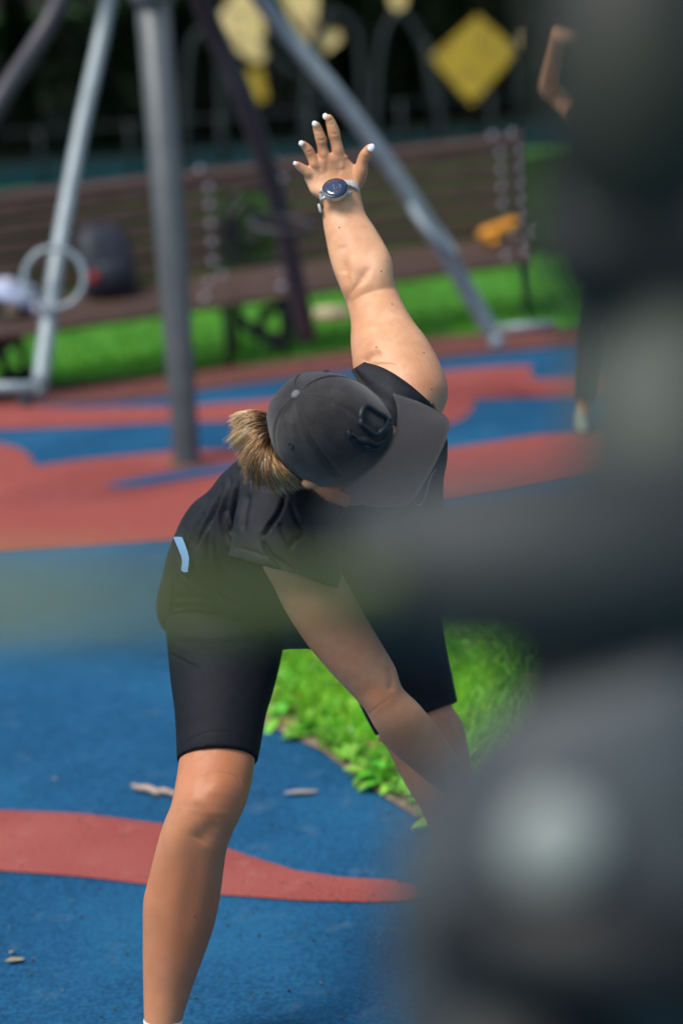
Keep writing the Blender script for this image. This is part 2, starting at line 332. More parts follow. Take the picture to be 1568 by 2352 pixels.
cl = (np.sin(V[:, 0:1]*2.3+V[:, 1:2])*np.sin(V[:, 1:2]*1.7)+1)*.18+.82; C = C*cl
colmesh('grass', V, Fc, C, GRASSM, 'stuff', 'mown bright green grass behind and under the bench', 'grass')
# ------------------------------------------------------------ woods behind
def shrub(x, y, h, w, n, base, name, label, cat, group):
    root = empty(name, (x, y, 0)); tag(root, label, cat, group)
    cl = rng.normal(0, 1, (18, 3)); cl /= np.linalg.norm(cl, axis=1)[:, None]; cl *= [w*.36, w*.3, h*.36]; cl[:, 2] += h*.5
    q = cl[rng.integers(0, 18, n)]+rng.normal(0, 1, (n, 3))*[w*.15, w*.15, h*.13]; q[:, 2] = np.clip(q[:, 2], .03, h*1.15)
    V, Fc, C = ovals(q[:, 0], q[:, 1], q[:, 2], .17, .10, .9, base, .5)
    colmesh('foliage', V, Fc, C, LEAFD, parent=root)
    mb = MB()
    for j in range(6): mb.tube([(rng.normal(0, .08), rng.normal(0, .08), 0), (cl[j][0]*.6, cl[j][1]*.6, h*.35), tuple(cl[j])], [.03, .02, .008], 6)
    mb.build('stem', BARK, root)
    return root
BARK = mat('bark', (.05, .042, .035), .9, c2=(.10, .085, .07), vs=14, stretch=(1, 1, .2), bump=1, bs=30)
SHD = ['dense dark shrub under the trees, {} seen behind the bench']
names = ['far left of the frame', 'left of the leaning grey post', 'behind the central grey post', 'right of the central grey post', 'behind the raised hand', 'between the arches and the yellow diamond', 'behind the yellow diamond board', 'just right of the yellow diamond board', 'behind the foreground machine', 'at the right frame edge']
for i in range(10):
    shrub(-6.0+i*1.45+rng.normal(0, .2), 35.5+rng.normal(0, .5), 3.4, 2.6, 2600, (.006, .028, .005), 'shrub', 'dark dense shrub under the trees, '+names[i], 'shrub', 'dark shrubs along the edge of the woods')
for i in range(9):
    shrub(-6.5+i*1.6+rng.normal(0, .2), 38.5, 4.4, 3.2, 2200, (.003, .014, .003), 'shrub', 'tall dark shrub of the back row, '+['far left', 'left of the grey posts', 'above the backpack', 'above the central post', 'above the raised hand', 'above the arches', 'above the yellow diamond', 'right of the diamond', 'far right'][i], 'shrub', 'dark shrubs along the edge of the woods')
cr = None
for i, (x, y) in enumerate([(-7.5, 19.5), (-4.2, 36.5), (.6, 37.2), (5.4, 36.5), (8.5, 19.8), (-7.5, 40.5), (1.8, 42), (9.5, 41)]):  # front-row trees are added out of view to shade the far lawn
    r = empty('tree', (x, y, 0)); tag(r, 'tall broadleaved tree, '+['leftmost of the front row, added out of view to shade the lawn', 'trunk in the dark left of the central post', 'trunk behind the pale yellow board', 'trunk behind the yellow diamond board', 'rightmost of the front row, added out of view to shade the lawn', 'back row, at the far left', 'back row, behind the raised hand', 'back row, at the far right'][i], 'tree', 'trees of the woods behind the lawn')
    mb = MB(); s = rng.normal(0, .15, 2); mb.tube([(0, 0, -.1), (0, 0, .3), (s[0], s[1], 2.2), (s[0]*2, s[1], 4.5), (s[0]*3, 0, 7.5)], [.30, .21, .18, .14, .05], 12)
    for j in range(7):
        a = j*2.4; z = 2.9+j*.5; mb.tube([(s[0]*1.5, s[1], z), (math.cos(a)*1.3, math.sin(a)*1.3, z+.8), (math.cos(a)*2.7, math.sin(a)*2.7, z+1.1)], [.07, .045, .015], 7)
    mb.build('trunk', BARK, r)
    if cr is None:
        n = 9000; cl = rng.normal(0, 1, (50, 3)); cl /= np.linalg.norm(cl, axis=1)[:, None]; cl *= rng.uniform(.35, 1, (50, 1))*[4.4, 4.4, 1.7]; cl[:, 2] += 5.2
        q = cl[rng.integers(0, 50, n)]+rng.normal(0, 1, (n, 3))*[.8, .8, .45]
        V, Fc, C = ovals(q[:, 0], q[:, 1], q[:, 2], .52, .34, .7, (.035, .085, .02), .5); cr = colmesh('crown', V, Fc, C, LEAFM, parent=r)
    else:
        c = cr.copy(); COL.objects.link(c); c.parent = r; c.rotation_euler[2] = i*1.1; c.scale = (1, 1, 1+.06*(i % 3))
# climbing frame with yellow boards and arches
DY = 29.7
cf = empty('climbing_frame', G(1000, 345)); tag(cf, 'playground climbing frame with steel arches and tilted yellow boards in front of the dark woods', 'climbing frame')
o0 = np.array(cf.location)
def board(name, px, d, th, m, lab=None):
    f_ = [P(x, y, d)-o0 for x, y in px]; b_ = [P(x, y, d+th)-o0 for x, y in px]; mb = MB(); mb.rings([f_, b_]); o = mb.build(name, m, cf, flat=True)
    if lab: o['label'] = lab
    return o
board('board', [(1097, 33), (1191, 117), (1083, 239), (988, 130)], DY, .05, YEL, 'square yellow board standing on one corner')
board('board', [(492, 50), (542, -20), (575, -20), (603, 33), (611, 128), (600, 141), (581, 139), (531, 105)], DY+.3, .05, PYEL, 'pale yellow board beside the brown bar')
board('board', [(564, 161), (600, 155), (614, 225), (596, 233), (580, 215)], DY+.3, .05, YEL, 'small mustard board under the pale one')
board('board', [(642, -20), (730, -20), (725, 50), (780, 72), (782, 92), (747, 122), (703, 89), (669, 39)], DY+.2, .05, PYEL, 'pale yellow board behind the right grey bar')
board('board', [(895, -20), (935, -20), (930, 12), (913, 24), (897, 10)], DY+.1, .05, PYEL)
board('board', [(1190, 85), (1206, 75), (1204, 108)], DY+.1, .05, PYEL)
TEALP = mat('teal_grey_paint', (.014, .022, .024), .6, spec=.3)
for px in ([(425, 300), (430, 180), (438, 110), (460, 72), (490, 75), (505, 110), (512, 300)], [(862, 290), (868, 170), (880, 85), (900, 40), (917, 28), (935, 40), (965, 85), (995, 170), (1015, 290)], [(700, 290), (706, 180), (725, 80), (760, 30), (800, 45), (826, 110), (835, 290)], [(700, 190), (760, 235), (830, 280)], [(600, 90), (640, 140), (690, 175)]):
    mb = MB(); q = [P(x, y, DY+.15)-o0 for x, y in px]
    if px[0][1] > 250 and len(px) > 3:
        for e in (0, -1):
            g = q[e].copy(); g[2] = 0
            q = [g]+q if e == 0 else q+[g]
    mb.tube(spline(q, 4), .05, 8); mb.build('arch' if len(px) > 3 else 'brace', TEALP, cf)
mb = MB()
for x in (1083, 985, 1190):
    q = P(x, 150, DY+.1)-o0; mb = MB(); mb.tube([(q[0], q[1], 0), (q[0], q[1], q[2]+.3)], .035, 8); mb.build('post', TEALP, cf)
# low fence in front of the path
fr = empty('low_fence', (0, 27, 0)); tag(fr, 'low dark green wire fence along the teal path behind the bench', 'fence')
for k in range(15):
    mb = MB(); mb.tube([(-7+k, 0, 0), (-7+k, 0, .75)], .025, 8); mb.build('post', TEALP, fr)
for z in (.35, .72):
    mb = MB(); mb.tube([(-7, 0, z), (7, 0, z)], .014, 6); mb.build('rail', TEALP, fr)
# ------------------------------------------------------------ bench
a0 = G(527, 845); a1 = G(1217, 738); ex = (a1-a0); ex[2] = 0; BL = np.linalg.norm(ex); ang = math.atan2(ex[1], ex[0])
bench = empty('park_bench', a0, ang); tag(bench, 'long brown slatted park bench with black iron legs on the edge of the lawn', 'bench')
XL, XR, GX0, GX1 = -2.4, BL+.06, -.02, .36
def bmap(X, Y): return np.array([X, Y])
def backp(z):     # back leans away
    return .44+(z-.42)*.22
def slat(x0, x1, y, z, w, th, tilt):
    mb = MB(); c, s = math.cos(tilt), math.sin(tilt); mb.box(((x0+x1)/2, y, z), (x1-x0, w, th), ((1, 0, 0), (0, c, s), (0, -s, c)), .006); return mb.build('slat', WOOD, bench, flat=True)
def bolt(x, y, z, nrm):
    mb = MB(); n = np.array(nrm, float); n /= np.linalg.norm(n); a = np.cross(n, [1, 0, 0]); a /= np.linalg.norm(a); mb.ball((x, y, z), (.023, .023, .014), 12, (np.cross(a, n), a, n)); return mb.build('bolt', BOLT, bench)
slat(XL, XR, .0, .392, .10, .035, .9); slat(XL, XR, .09, .425, .105, .035, .30); slat(XL, XR, .205, .452, .105, .035, .22); slat(XL, XR, .32, .474, .105, .035, .18)
T = math.radians(77)
for k, z in enumerate((.56, .665, .77, .875)):
    slat(XL, -.055, backp(z), z, .080, .03, T); slat(.30, XR, backp(z), z, .080, .03, T)
slat(XL, XR, backp(.975), .98, .085, .032, T); slat(XL, XR, backp(1.05)+.02, 1.05, .09, .035, .35)
for x in (-.11, .37, BL-.13, BL+.02, -2.2):
    for z in (.56, .665, .77, .875, .975): bolt(x, backp(z)-.02, z, (0, -1, .2))
    bolt(x-.05, backp(1.05)-.02, 1.09, (0, -.6, 1)); bolt(x, .0, .418, (0, -.8, 1)); bolt(x, .205, .474, (0, -.4, 1)); bolt(x+.07, .32, .494, (0, -.4, 1))
for x in (0, .36, BL, -2.25):
    mb = MB(); mb.box((x, .03, .19), (.045, .045, .38), bev=.005); mb.box((x, .42, .19), (.045, .045, .38), bev=.005); mb.box((x, .22, .372), (.04, .44, .03), bev=.004)
    mb.tube([(x, .42, .37), (x, backp(.6)+.03, .6), (x, backp(1.03)+.035, 1.03)], .022, 8); mb.build('leg', IRON, bench)
mb = MB(); cy = .53
mb.tube(spline([(.28, cy, .92), (.10, cy, .93), (-.01, cy, .82), (-.03, cy-.02, .68), (.03, cy-.03, .56), (.2, cy-.03, .50), (.32, cy-.03, .52)], 6), .02, 8)
mb.tube([(.12+.085*math.cos(t), cy-.02, .74+.11*math.sin(t)) for t in np.arange(20)*math.pi/10], .03, 8, closed=True); mb.build('scroll', IRON, bench)
mb = MB(); mb.tube(spline([(.08, .05, .36), (.10, .05, .25), (.18, .05, .17), (.28, .05, .12), (.36, .05, .05)], 6), [.02]*6+[.035]*12+[.05]*7, 8)
mb.tube(spline([(.2, .05, .17), (.24, .05, .27), (.34, .05, .3)], 6), .035, 8); mb.build('scroll', IRON, bench)
for ch in bench.children:
    for v in ch.data.vertices: v.co.x += .6*v.co.y
def onbench(x, y, z):
    x = x+.6*y
    c, s = math.cos(ang), math.sin(ang); return np.array([a0[0]+c*x-s*y, a0[1]+s*x+c*y, z])
# backpack on the bench
BPM = mat('navy_nylon', (.018, .022, .035), .6, bump=.5, bs=60); RED = mat('red_trim', (.45, .03, .02), .5)
q = onbench(-.72, .22, .478); bp = empty('backpack', q, ang); tag(bp, 'dark navy backpack with a red trim resting on the bench left of the grey post', 'backpack')
mb = MB(); R = []
for z, w, d, y in ((0, .13, .07, 0), (.02, .15, .09, 0), (.15, .16, .10, .02), (.28, .15, .085, .05), (.36, .12, .06, .07), (.39, .07, .03, .08)):
    th = np.arange(20)*math.pi/10; c_, s_ = np.cos(th), np.sin(th); R.append(np.stack([np.sign(c_)*abs(c_)**.6*w, y+np.sign(s_)*abs(s_)**.6*d, np.full(20, z)], 1))
mb.rings(R); mb.build('bag', BPM, bp); mb = MB(); mb.box((0, -.085, .11), (.2, .05, .16), bev=.02); mb.build('front_pocket', BPM, bp)
mb = MB(); mb.box((-.13, -.10, .12), (.05, .02, .06), bev=.006); mb.build('trim', RED, bp)
mb = MB(); mb.tube(spline([(-.03, .08, .38), (-.03, .08, .43), (.03, .08, .43), (.03, .08, .38)], 4), .008, 6); mb.build('handle', BPM, bp)
# orange bottle
ORG = mat('orange_plastic', (.75, .30, .02), .45, var=.1, vs=8)
q = onbench(BL-.17, .2, .53); ob = empty('bottle', q, ang+.1); tag(ob, 'orange drinks bottle lying on the right end of the bench seat', 'bottle')
mb = MB(); xs = [(-.145, .02), (-.14, .036), (-.10, .043), (.10, .046), (.13, .04)]; mb.tube([(x, 0, .02+x*.15) for x, r in xs], [r for x, r in xs], 20); mb.build('bottle_body', ORG, ob)
mb = MB(); mb.tube([(.13, 0, .04), (.165, 0, .045), (.17, 0, .046)], [.028, .028, .02], 16); mb.build('cap', mat('orange_cap', (.5, .17, .01), .4), ob)
mb = MB(); mb.tube(spline([(-.11, -.02, -.02), (-.085, -.05, -.045), (-.06, -.045, -.02)], 4), .016, 8); mb.build('loop', ORG, ob)
# jar and cup on the bench at left
CRM = mat('cream_paper', (.62, .50, .30), .7); WHP = mat('lilac_white_plastic', (.6, .6, .75), .4)
q = onbench(-1.28, .1, .455); t_ = empty('jar', q, ang); tag(t_, 'cream jar with lilac lid on the bench seat, inside the left grab ring', 'jar')
mb = MB(); mb.tube([(0, 0, 0), (0, 0, .01), (0, 0, .12), (0, 0, .14)], [.035, .042, .045, .03], 20); mb.build('jar_body', CRM, t_)
mb = MB(); mb.tube([(0, 0, .138), (0, 0, .145), (0, 0, .195), (0, 0, .20)], [.03, .038, .036, .02], 20); mb.build('lid', WHP, t_)
q = onbench(-1.11, .04, .44); mb = MB(); mb.tube([(0, 0, 0), (0, 0, .07), (0, 0, .075), (0, 0, .07), (0, 0, .02)], [.02, .028, .027, .024, .018], 20); o = mb.build('cup', WHP); o.location = q; tag(o, 'small lilac plastic cup standing beside the cream jar on the bench', 'cup')
# pushchair at left edge
q = G(45, 905); PC = empty('pushchair', q, -.2); tag(PC, 'pushchair with a pale blue cover and dark legs cut off by the left frame edge', 'pushchair')
PB = mat('pale_blue_fabric', (.42, .50, .66), .7, bump=.3, bs=40); DF = mat('dark_fabric', (.015, .02, .024), .8)
mb = MB(); R = []
for x, w, z in ((-.55, .10, .50), (-.45, .2, .56), (-.25, .24, .60), (-.05, .22, .585), (.1, .19, .54), (.135, .13, .505)):
    R.append([(x, w*math.cos(t), z+(.055*math.sin(t) if math.sin(t) > 0 else .05*math.sin(t))) for t in np.arange(20)*math.pi/10])
mb.rings(R); mb.build('cover', PB, PC)
mb = MB(); R = [[(x+.02*math.cos(t), .17*math.sin(t)*w, z+.0) for t in np.arange(16)*math.pi/8] for x, z, w in ((.0, .5, 1), (.0, .35, .9), (-.05, .2, .7))]
mb = MB(); mb.rings([[(-.14+w*math.cos(t)*1.0, .17*math.sin(t), z) for t in np.arange(20)*math.pi/10] for z, w in ((.5, .2), (.36, .19), (.26, .13))]); mb.build('seat', DF, PC)
for sx, sy in ((-1, -1), (1, -1), (-1, 1), (1, 1)):
    mb = MB(); mb.tube([(-.16+sx*.14, sy*.14, .5), (-.13+sx*.12*(-.2 if sx < 0 else 1), sy*.16, .1)], [.025, .022], 10); mb.build('leg', IRON, PC)
    mb = MB(); cxx = -.13+sx*.12*(-.2 if sx < 0 else 1); mb.tube([(cxx+.05*math.cos(t), sy*.19, .065+.05*math.sin(t)) for t in np.arange(20)*math.pi/10], .014, 8, closed=True)
    mb.tube([(cxx, sy*.17, .065), (cxx, sy*.21, .065)], .035, 12); mb.build('wheel', IRON, PC)
# ------------------------------------------------------------ swinging roundabout
pb = G(430, 1066); pv = np.array([pb[0], pb[1], 0]); dP = (pv-CAM)@fw
rb = empty('playground_roundabout', pb); tag(rb, 'grey playground roundabout: central post with slanting hanging bars and grab rings', 'roundabout')
HUB = P(340, -400, dP)-pb; HUB[1] = 0; lean = HUB/HUB[2]
mb = MB(); mb.tube([(0, 0, 0), lean*.02, lean*2.9], [.062, .061, .084], 28); mb.build('post', GREYP, rb)
mb = MB(); mb.tube([(0, 0, .0), (0, 0, .012)], [.085, .085], 24); mb.build('base_flange', mat('rusty_flange', (.16, .10, .05), .8), rb)
mb = MB(); mb.tube([lean*2.06, lean*2.07, lean*2.12, lean*2.13], [.09, .1, .1, .09], 28); mb.build('collar', GREYP, rb)
HUB = P(340, -400, dP)-pb; HUB[1] = 0
mb = MB(); mb.tube([HUB-[0, 0, .12], HUB-[0, 0, .1], HUB+[0, 0, .1], HUB+[0, 0, .13]], [.1, .16, .16, .08], 24); mb.build('hub', GREYP, rb)
def bar(pts, d0, d1, r, m, lab=None):
    q = [HUB]; ys = [p[1] for p in pts]; n = len(pts)
    for i, (x, y) in enumerate(pts): q.append(P(x, y, dP+(d1-dP)*((y+400)/(ys[-1]+400)))-pb)
    mb = MB(); q = spline(q, 8); mb.tube(q, r, 14); o = mb.build('hanging_bar', m, rb); 
    if lab: o['label'] = lab
    return q
dB = 10.1; qb = bar([(250, 0), (186, 300), (131, 600), (92, 885)], 0, dB, .036, LIGHTP, 'pale grey hanging bar, left')
qd = bar([(600, 0), (778, 220), (922, 420), (1038, 607), (1141, 785)], 0, 12.0, .042, LIGHTP, 'pale grey hanging bar, right')
qc = bar([(462, 0), (560, 225), (640, 480), (706, 775)], 0, 12.6, .053, DARKP, 'dark violet hanging bar')
qa = bar([(140, 0), (0, 230), (-140, 480), (-260, 760)], 0, 10.0, .044, DARKP, 'dark violet hanging bar, far left')
def ring(cx, cy, d, r, n1, m, rr=.012, squash=1):
    c = P(cx, cy, d)-pb; n1 = np.array(n1, float); n1 /= np.linalg.norm(n1); a = np.cross(n1, UP*.98+RT*.1); a /= np.linalg.norm(a); b = np.cross(n1, a)
    mb = MB(); mb.tube([c+a*r*math.cos(t)+b*r*math.sin(t)*squash for t in np.arange(36)*math.pi/18], rr, 10, closed=True); mb.build('grab_ring', m, rb)
ring(125, 638, dB+.05, .125, -fw+.1*RT, LIGHTP, .0135)
ring(995, 530, 11.75, .16, RT*.78+UP*.62-fw*.22, LIGHTP, .022)
ring(645, 515, 12.0, .155, UP*1.0-fw*.38+RT*.1, DARKP, .0145)
def step(x0, y0, x1, y1, d, m, rr=.024, back=0):
    mb = MB(); a, b = P(x0, y0, d)-pb, P(x1, y1, d+back)-pb; mb.tube([a, b], rr, 12); mb.ball(b, rr, 10); mb.ball(a, rr*1.02, 10); return mb.build('footrest', m, rb)
step(96, 890, -60, 890, dB, LIGHTP, .026); step(1141, 755, 1272, 742, 11.95, LIGHTP, .02); o = step(735, 720, 790, 717, 12.4, CRM, .036)
mb = MB(); mb.ball(P(1141, 786, 11.95)-pb, .04, 14); mb.build('end_cap', LIGHTP, rb)
mb = MB(); mb.tube([P(92, 885, dB)-pb, P(95, 918, dB)-pb], [.03, .026], 12); mb.tube([P(60, 900, dB+.03)-pb, P(62, 935, dB+.03)-pb], .03, 10); mb.build('end_cap', GREYP, rb)
exec_after = []
# ------------------------------------------------------------ stretching woman
body = MB()
# raised arm, from wrist to shoulder
def X2(x, y): return 698.2+x*.2344, 490+y*.2344
arm = [(747, 448, 826, 432, 4.86, .022), (741, 500, 838, 486, 4.86, .027), (748, 548, 864, 528, 4.85, .034), (757, 592, 887, 568, 4.84, .040), (768, 628, 901, 602, 4.83, .043),
       (784, 668, 905, 640, 4.82, .044), (799, 708, 915, 672, 4.82, .046), (806, 748, 935, 715, 4.80, .052), (805, 785, 959, 755, 4.78, .058), (808, 818, 990, 800, 4.75, .064), (815, 852, 1020, 864, 4.72, .072), (850, 905, 1028, 912, 4.70, .080), (880, 960, 1006, 962, 4.68, .08)]
loft(body, arm, 6, 40)
def h1(x, y): return 637+x*.15625, 245+y*.15625
def hs(lx, ly, rx, ry, d, t): a = h1(lx, ly); b = h1(rx, ry); return (a[0], a[1], b[0], b[1], d, t)
loft(body, [hs(690, 1560, 1200, 1500, 4.86, .024), hs(650, 1380, 1165, 1290, 4.86, .021), hs(500, 1270, 1220, 1160, 4.865, .018), hs(432, 1140, 1250, 1040, 4.87, .017), hs(388, 1020, 1180, 900, 4.87, .016), hs(440, 900, 1080, 800, 4.865, .014), hs(560, 800, 1010, 720, 4.86, .012)], 5, 32, ex=2.4)
def fing(pts, d0, d1):
    q = []; r = []; n = len(pts)
    for i, (x, y, w) in enumerate(pts): a = h1(x, y); q.append(P(a[0], a[1], d0+(d1-d0)*i/(n-1))); r.append(w*.15625/2/1143)
    qq = spline([list(a)+[b] for a, b in zip(q, r)], 4); 
    tip = qq[-1]; dr = qq[-1][:3]-qq[-2][:3]; dr /= np.linalg.norm(dr); ext = [np.append(tip[:3]+dr*tip[3]*s, tip[3]*math.sqrt(1-s*s)) for s in (.4, .75, .97)]
    qq = np.vstack([qq, ext]); body.tube(qq[:, :3], qq[:, 3], 18); return qq
fing([(925, 900, 190), (900, 720, 195), (880, 600, 178), (850, 480, 172), (833, 395, 184), (800, 280, 166), (768, 190, 138), (752, 160, 118)], 4.865, 4.84)
fing([(760, 900, 180), (700, 750, 175), (668, 640, 158), (652, 560, 152), (640, 480, 168), (608, 380, 152), (583, 300, 134), (572, 270, 118)], 4.865, 4.84)
fing([(650, 960, 170), (560, 840, 175), (520, 760, 160), (490, 700, 148), (462, 645, 150), (420, 590, 132), (385, 555, 112), (378, 545, 100)], 4.865, 4.845)
fing([(560, 1040, 170), (480, 985, 170), (425, 940, 150), (375, 910, 138), (320, 870, 124), (292, 845, 98)], 4.87, 4.85)
fing([(1130, 1150, 230), (1190, 1040, 240), (1225, 930, 215), (1245, 820, 176), (1275, 730, 172), (1315, 670, 168), (1345, 620, 140), (1360, 600, 120)], 4.875, 4.84)
# lower arm, shoulder to wrist
arm2 = [(610, 1180, 730, 1120, 4.67, .045), (599, 1285, 735, 1232, 4.63, .048), (628, 1348, 766, 1290, 4.63, .052), (657, 1407, 799, 1342, 4.64, .055), (701, 1475, 835, 1408, 4.66, .053), (748, 1532, 876, 1478, 4.68, .050), (796, 1584, 908, 1534, 4.70, .047), (834, 1626, 924, 1580, 4.71, .045),
        (862, 1674, 965, 1622, 4.73, .044), (898, 1722, 1010, 1680, 4.77, .041), (942, 1758, 1045, 1735, 4.81, .036), (1005, 1812, 1082, 1788, 4.87, .028), (1050, 1865, 1112, 1838, 4.90, .022)]
loft(body, arm2, 6, 36)
loft(body, [(1045, 1855, 1108, 1830, 4.9, .022), (1060, 1905, 1140, 1865, 4.92, .019), (1080, 1945, 1165, 1900, 4.93, .014)], 4, 24)
for (a, b, c, dd, w) in ((1088, 1930, 1098, 1990, .0085), (1108, 1925, 1122, 1995, .009), (1128, 1915, 1146, 1985, .009), (1148, 1900, 1172, 1960, .0085)):
    body.tube([P(a, b-15, 4.93), P((a+c)/2-3, (b+dd)/2, 4.94), P(c, dd, 4.92)], [w*1.15, w, w*.75], 12); body.ball(P(c, dd, 4.92), w*.8, 10)
body.tube([P(1065, 1885, 4.91), P(1050, 1915, 4.89), P(1046, 1945, 4.87)], [.013, .011, .008], 12)
# left leg in the picture
def X6(x, y): return 281.7+x*.2969, 1653.7+y*.2969
leg = [(430, 1480, 600, 1480, 4.95, .05), (428, 1600, 585, 1600, 4.87, .055), (422, 1690, 580, 1690, 4.818, .054), (416, 1720, 582, 1718, 4.803, .057), (411, 1750, 585, 1748, 4.79, .062), (404, 1796, 576, 1805, 4.77, .066), (394, 1846, 560, 1858, 4.745, .064), (377, 1888, 535, 1912, 4.75, .060), (361.5, 1938, 520, 1956, 4.76, .058), (341, 2019, 510, 2027, 4.785, .060), (329, 2072, 503, 2078, 4.80, .061), (328, 2143, 489, 2137, 4.815, .059), (328, 2200, 466, 2203, 4.825, .054), (329, 2262, 440, 2275, 4.835, .047), (331, 2348, 418, 2348, 4.84, .040), (333, 2395, 412, 2395, 4.845, .038), (330, 2430, 415, 2430, 4.84, .038)]
leg = [tuple(list(l[:5])+[l[5]]) for l in leg]
loft(body, leg, 6, 44)
legR = [(810, 1450, 970, 1430, 5.13, .05), (840, 1560, 1000, 1535, 5.12, .055), (872, 1670, 1030, 1610, 5.10, .06), (868, 1700, 1062, 1660, 5.09, .066), (884, 1712, 1077, 1725, 5.09, .063), (920, 1780, 1088, 1800, 5.1, .06), (962, 1845, 1102, 1860, 5.13, .060), (1010, 1950, 1140, 1955, 5.18, .052), (1050, 2060, 1130, 2065, 5.22, .038), (1055, 2110, 1128, 2115, 5.24, .038), (1052, 2140, 1130, 2145, 5.25, .04)]
loft(body, legR, 6, 40)
# torso, neck and head hidden in clothes
loft(body, [(540, 1370, 900, 1360, 5.06, .04), (500, 1340, 930, 1320, 5.02, .06), (540, 1200, 920, 1180, 4.88, .08), (630, 1060, 940, 1040, 4.76, .08), (720, 960, 960, 960, 4.69, .08)], 5, 32, ends=(False, True))
body.tube([P(800, 1030, 4.68), P(775, 1040, 4.56), P(770, 1030, 4.48)], [.062, .055, .055], 20)
EU = RT*-.50+UP*.50-fw*.70; EU /= np.linalg.norm(EU); EF = RT*.80-UP*.15-fw*.58; EF -= EU*(EF@EU); EF /= np.linalg.norm(EF); ES = np.cross(EU, EF)   # side vector
HC = P(762, 992, 4.46)
def hd(f_, s_, u_): return HC+EF*f_+ES*s_+EU*u_
body.ball(hd(0, 0, 0), (.094, .074, .10), 28, (EF, ES, EU)); body.ball(hd(.022, 0, -.062), (.062, .056, .062), 20, (EF, ES, EU)); body.ball(hd(.07, 0, -.105), (.02, .022, .016), 12, (EF, ES, EU))
body.tube([hd(.088, 0, -.02), hd(.108, 0, -.052), (hd(.098, 0, -.062))], [.008, .013, .012], 12)
for s_ in (-1, 1):
    body.ball(hd(-.008, s_*.076, -.035), (.020, .007, .032), 14, (EF, ES, EU)); body.ball(hd(.078, s_*.03, -.012), (.012, .016, .008), 12, (EF, ES, EU))
body.ball(P(812, 1098, 4.50), (.056, .05, .052), 20); body.ball(P(716, 1108, 4.46), (.020, .012, .012), 12); body.tube([P(720, 1105, 4.47), P(760, 1125, 4.47), P(800, 1130, 4.48)], [.014, .022, .03], 12)
body.ball(hd(.088, 0, -.082), (.010, .024, .006), 12, (EF, ES, EU))
W1 = union(body, 'person', SKIN, None, .0023, 3, .5)
tag(W1, 'woman in black cap, shirt and shorts bending sideways with one arm stretched up', 'person')
cre = [([X2(445, 930), X2(428, 800), X2(430, 700), X2(410, 600), X2(395, 450)], 8, .0032), ([X2(440, 820), X2(520, 700), X2(590, 610), X2(640, 520)], 9, .0022), ([X2(450, 790), X2(490, 720), X2(530, 670)], 2.5, .0009), ([X2(480, 760), X2(540, 690), X2(580, 650)], 2.5, .0008), ([X2(400, 600), X2(385, 450), X2(370, 300)], 14, .002),
       ([X2(600, 1470), X2(660, 1410), X2(760, 1370)], 9, .006), ([X2(620, 1475), X2(720, 1482), X2(860, 1490), X2(940, 1510)], 4, .0022), ([X2(700, 1560), X2(900, 1600), X2(1100, 1660)], 5, .001),
       ([(815, 1660), (845, 1642), (875, 1618), (908, 1596)], 3, .0004), ([(890, 1530), (900, 1560), (895, 1590)], 9, .002), ([(730, 1550), (780, 1560)], 16, .0005),
       ([X6(600, 435), X6(700, 415), X6(800, 420), X6(880, 450), X6(910, 500)], 3.5, .0013), ([X6(560, 300), X6(640, 250), X6(720, 240)], 8, .0009), ([X6(700, 420), X6(620, 560), X6(560, 700)], 12, .0015), ([X6(740, 800), X6(640, 880), X6(590, 950)], 20, .003),
       ([X6(620, 1000), X6(560, 1300), X6(480, 1600)], 30, .0012)]
def HX(x, y): return h1(x, y)
for a, b in (((770, 395), (890, 400)), ((775, 375), (885, 380)), ((590, 500), (700, 480)), ((590, 480), (700, 462)), ((425, 660), (520, 630)), ((1235, 720), (1340, 740)), ((720, 250), (830, 245)), ((540, 350), (650, 345))): cre.append(([HX(*a), HX((a[0]+b[0])/2, (a[1]+b[1])/2+12), HX(*b)], 1.8, .0011))
for a, b in (((740, 760), (720, 1000)), ((920, 760), (900, 1000)), ((600, 880), (640, 1040))): cre.append(([HX(*a), HX((a[0]+b[0])/2, (a[1]+b[1])/2), HX(*b)], 5, .0012))
bu = [(*X6(740, 540), 42, 38, 0, .008), (*X6(590, 620), 16, 22, 30, .004), (*X6(430, 900), 30, 50, 20, .005), (*X6(700, 700), 30, 16, 30, .003), (*X6(400, 1500), 26, 130, 8, .0025), (*X6(640, 1300), 26, 110, 12, .0025), (*X6(560, 620), 60, 60, 0, .004),
      (*HX(880, 640), 12, 10, 0, .0022), (*HX(690, 700), 11, 10, 0, .0022), (*HX(530, 850), 10, 9, 0, .0022), (*HX(440, 980), 9, 8, 0, .0022), (*HX(1220, 950), 12, 16, 0, .002), (*HX(1050, 1100), 12, 10, 0, -.002), (*X2(760, 500), 26, 40, 0, .005), (*X2(560, 620), 16, 16, 0, -.004), (895, 880, 60, 50, 0, .004), (1000, 1650, 40, 20, 30, .003), (*X2(700, 1150), 60, 50, 0, .004)]
sculpt(W1, cre, bu); T1 = bvh(W1)
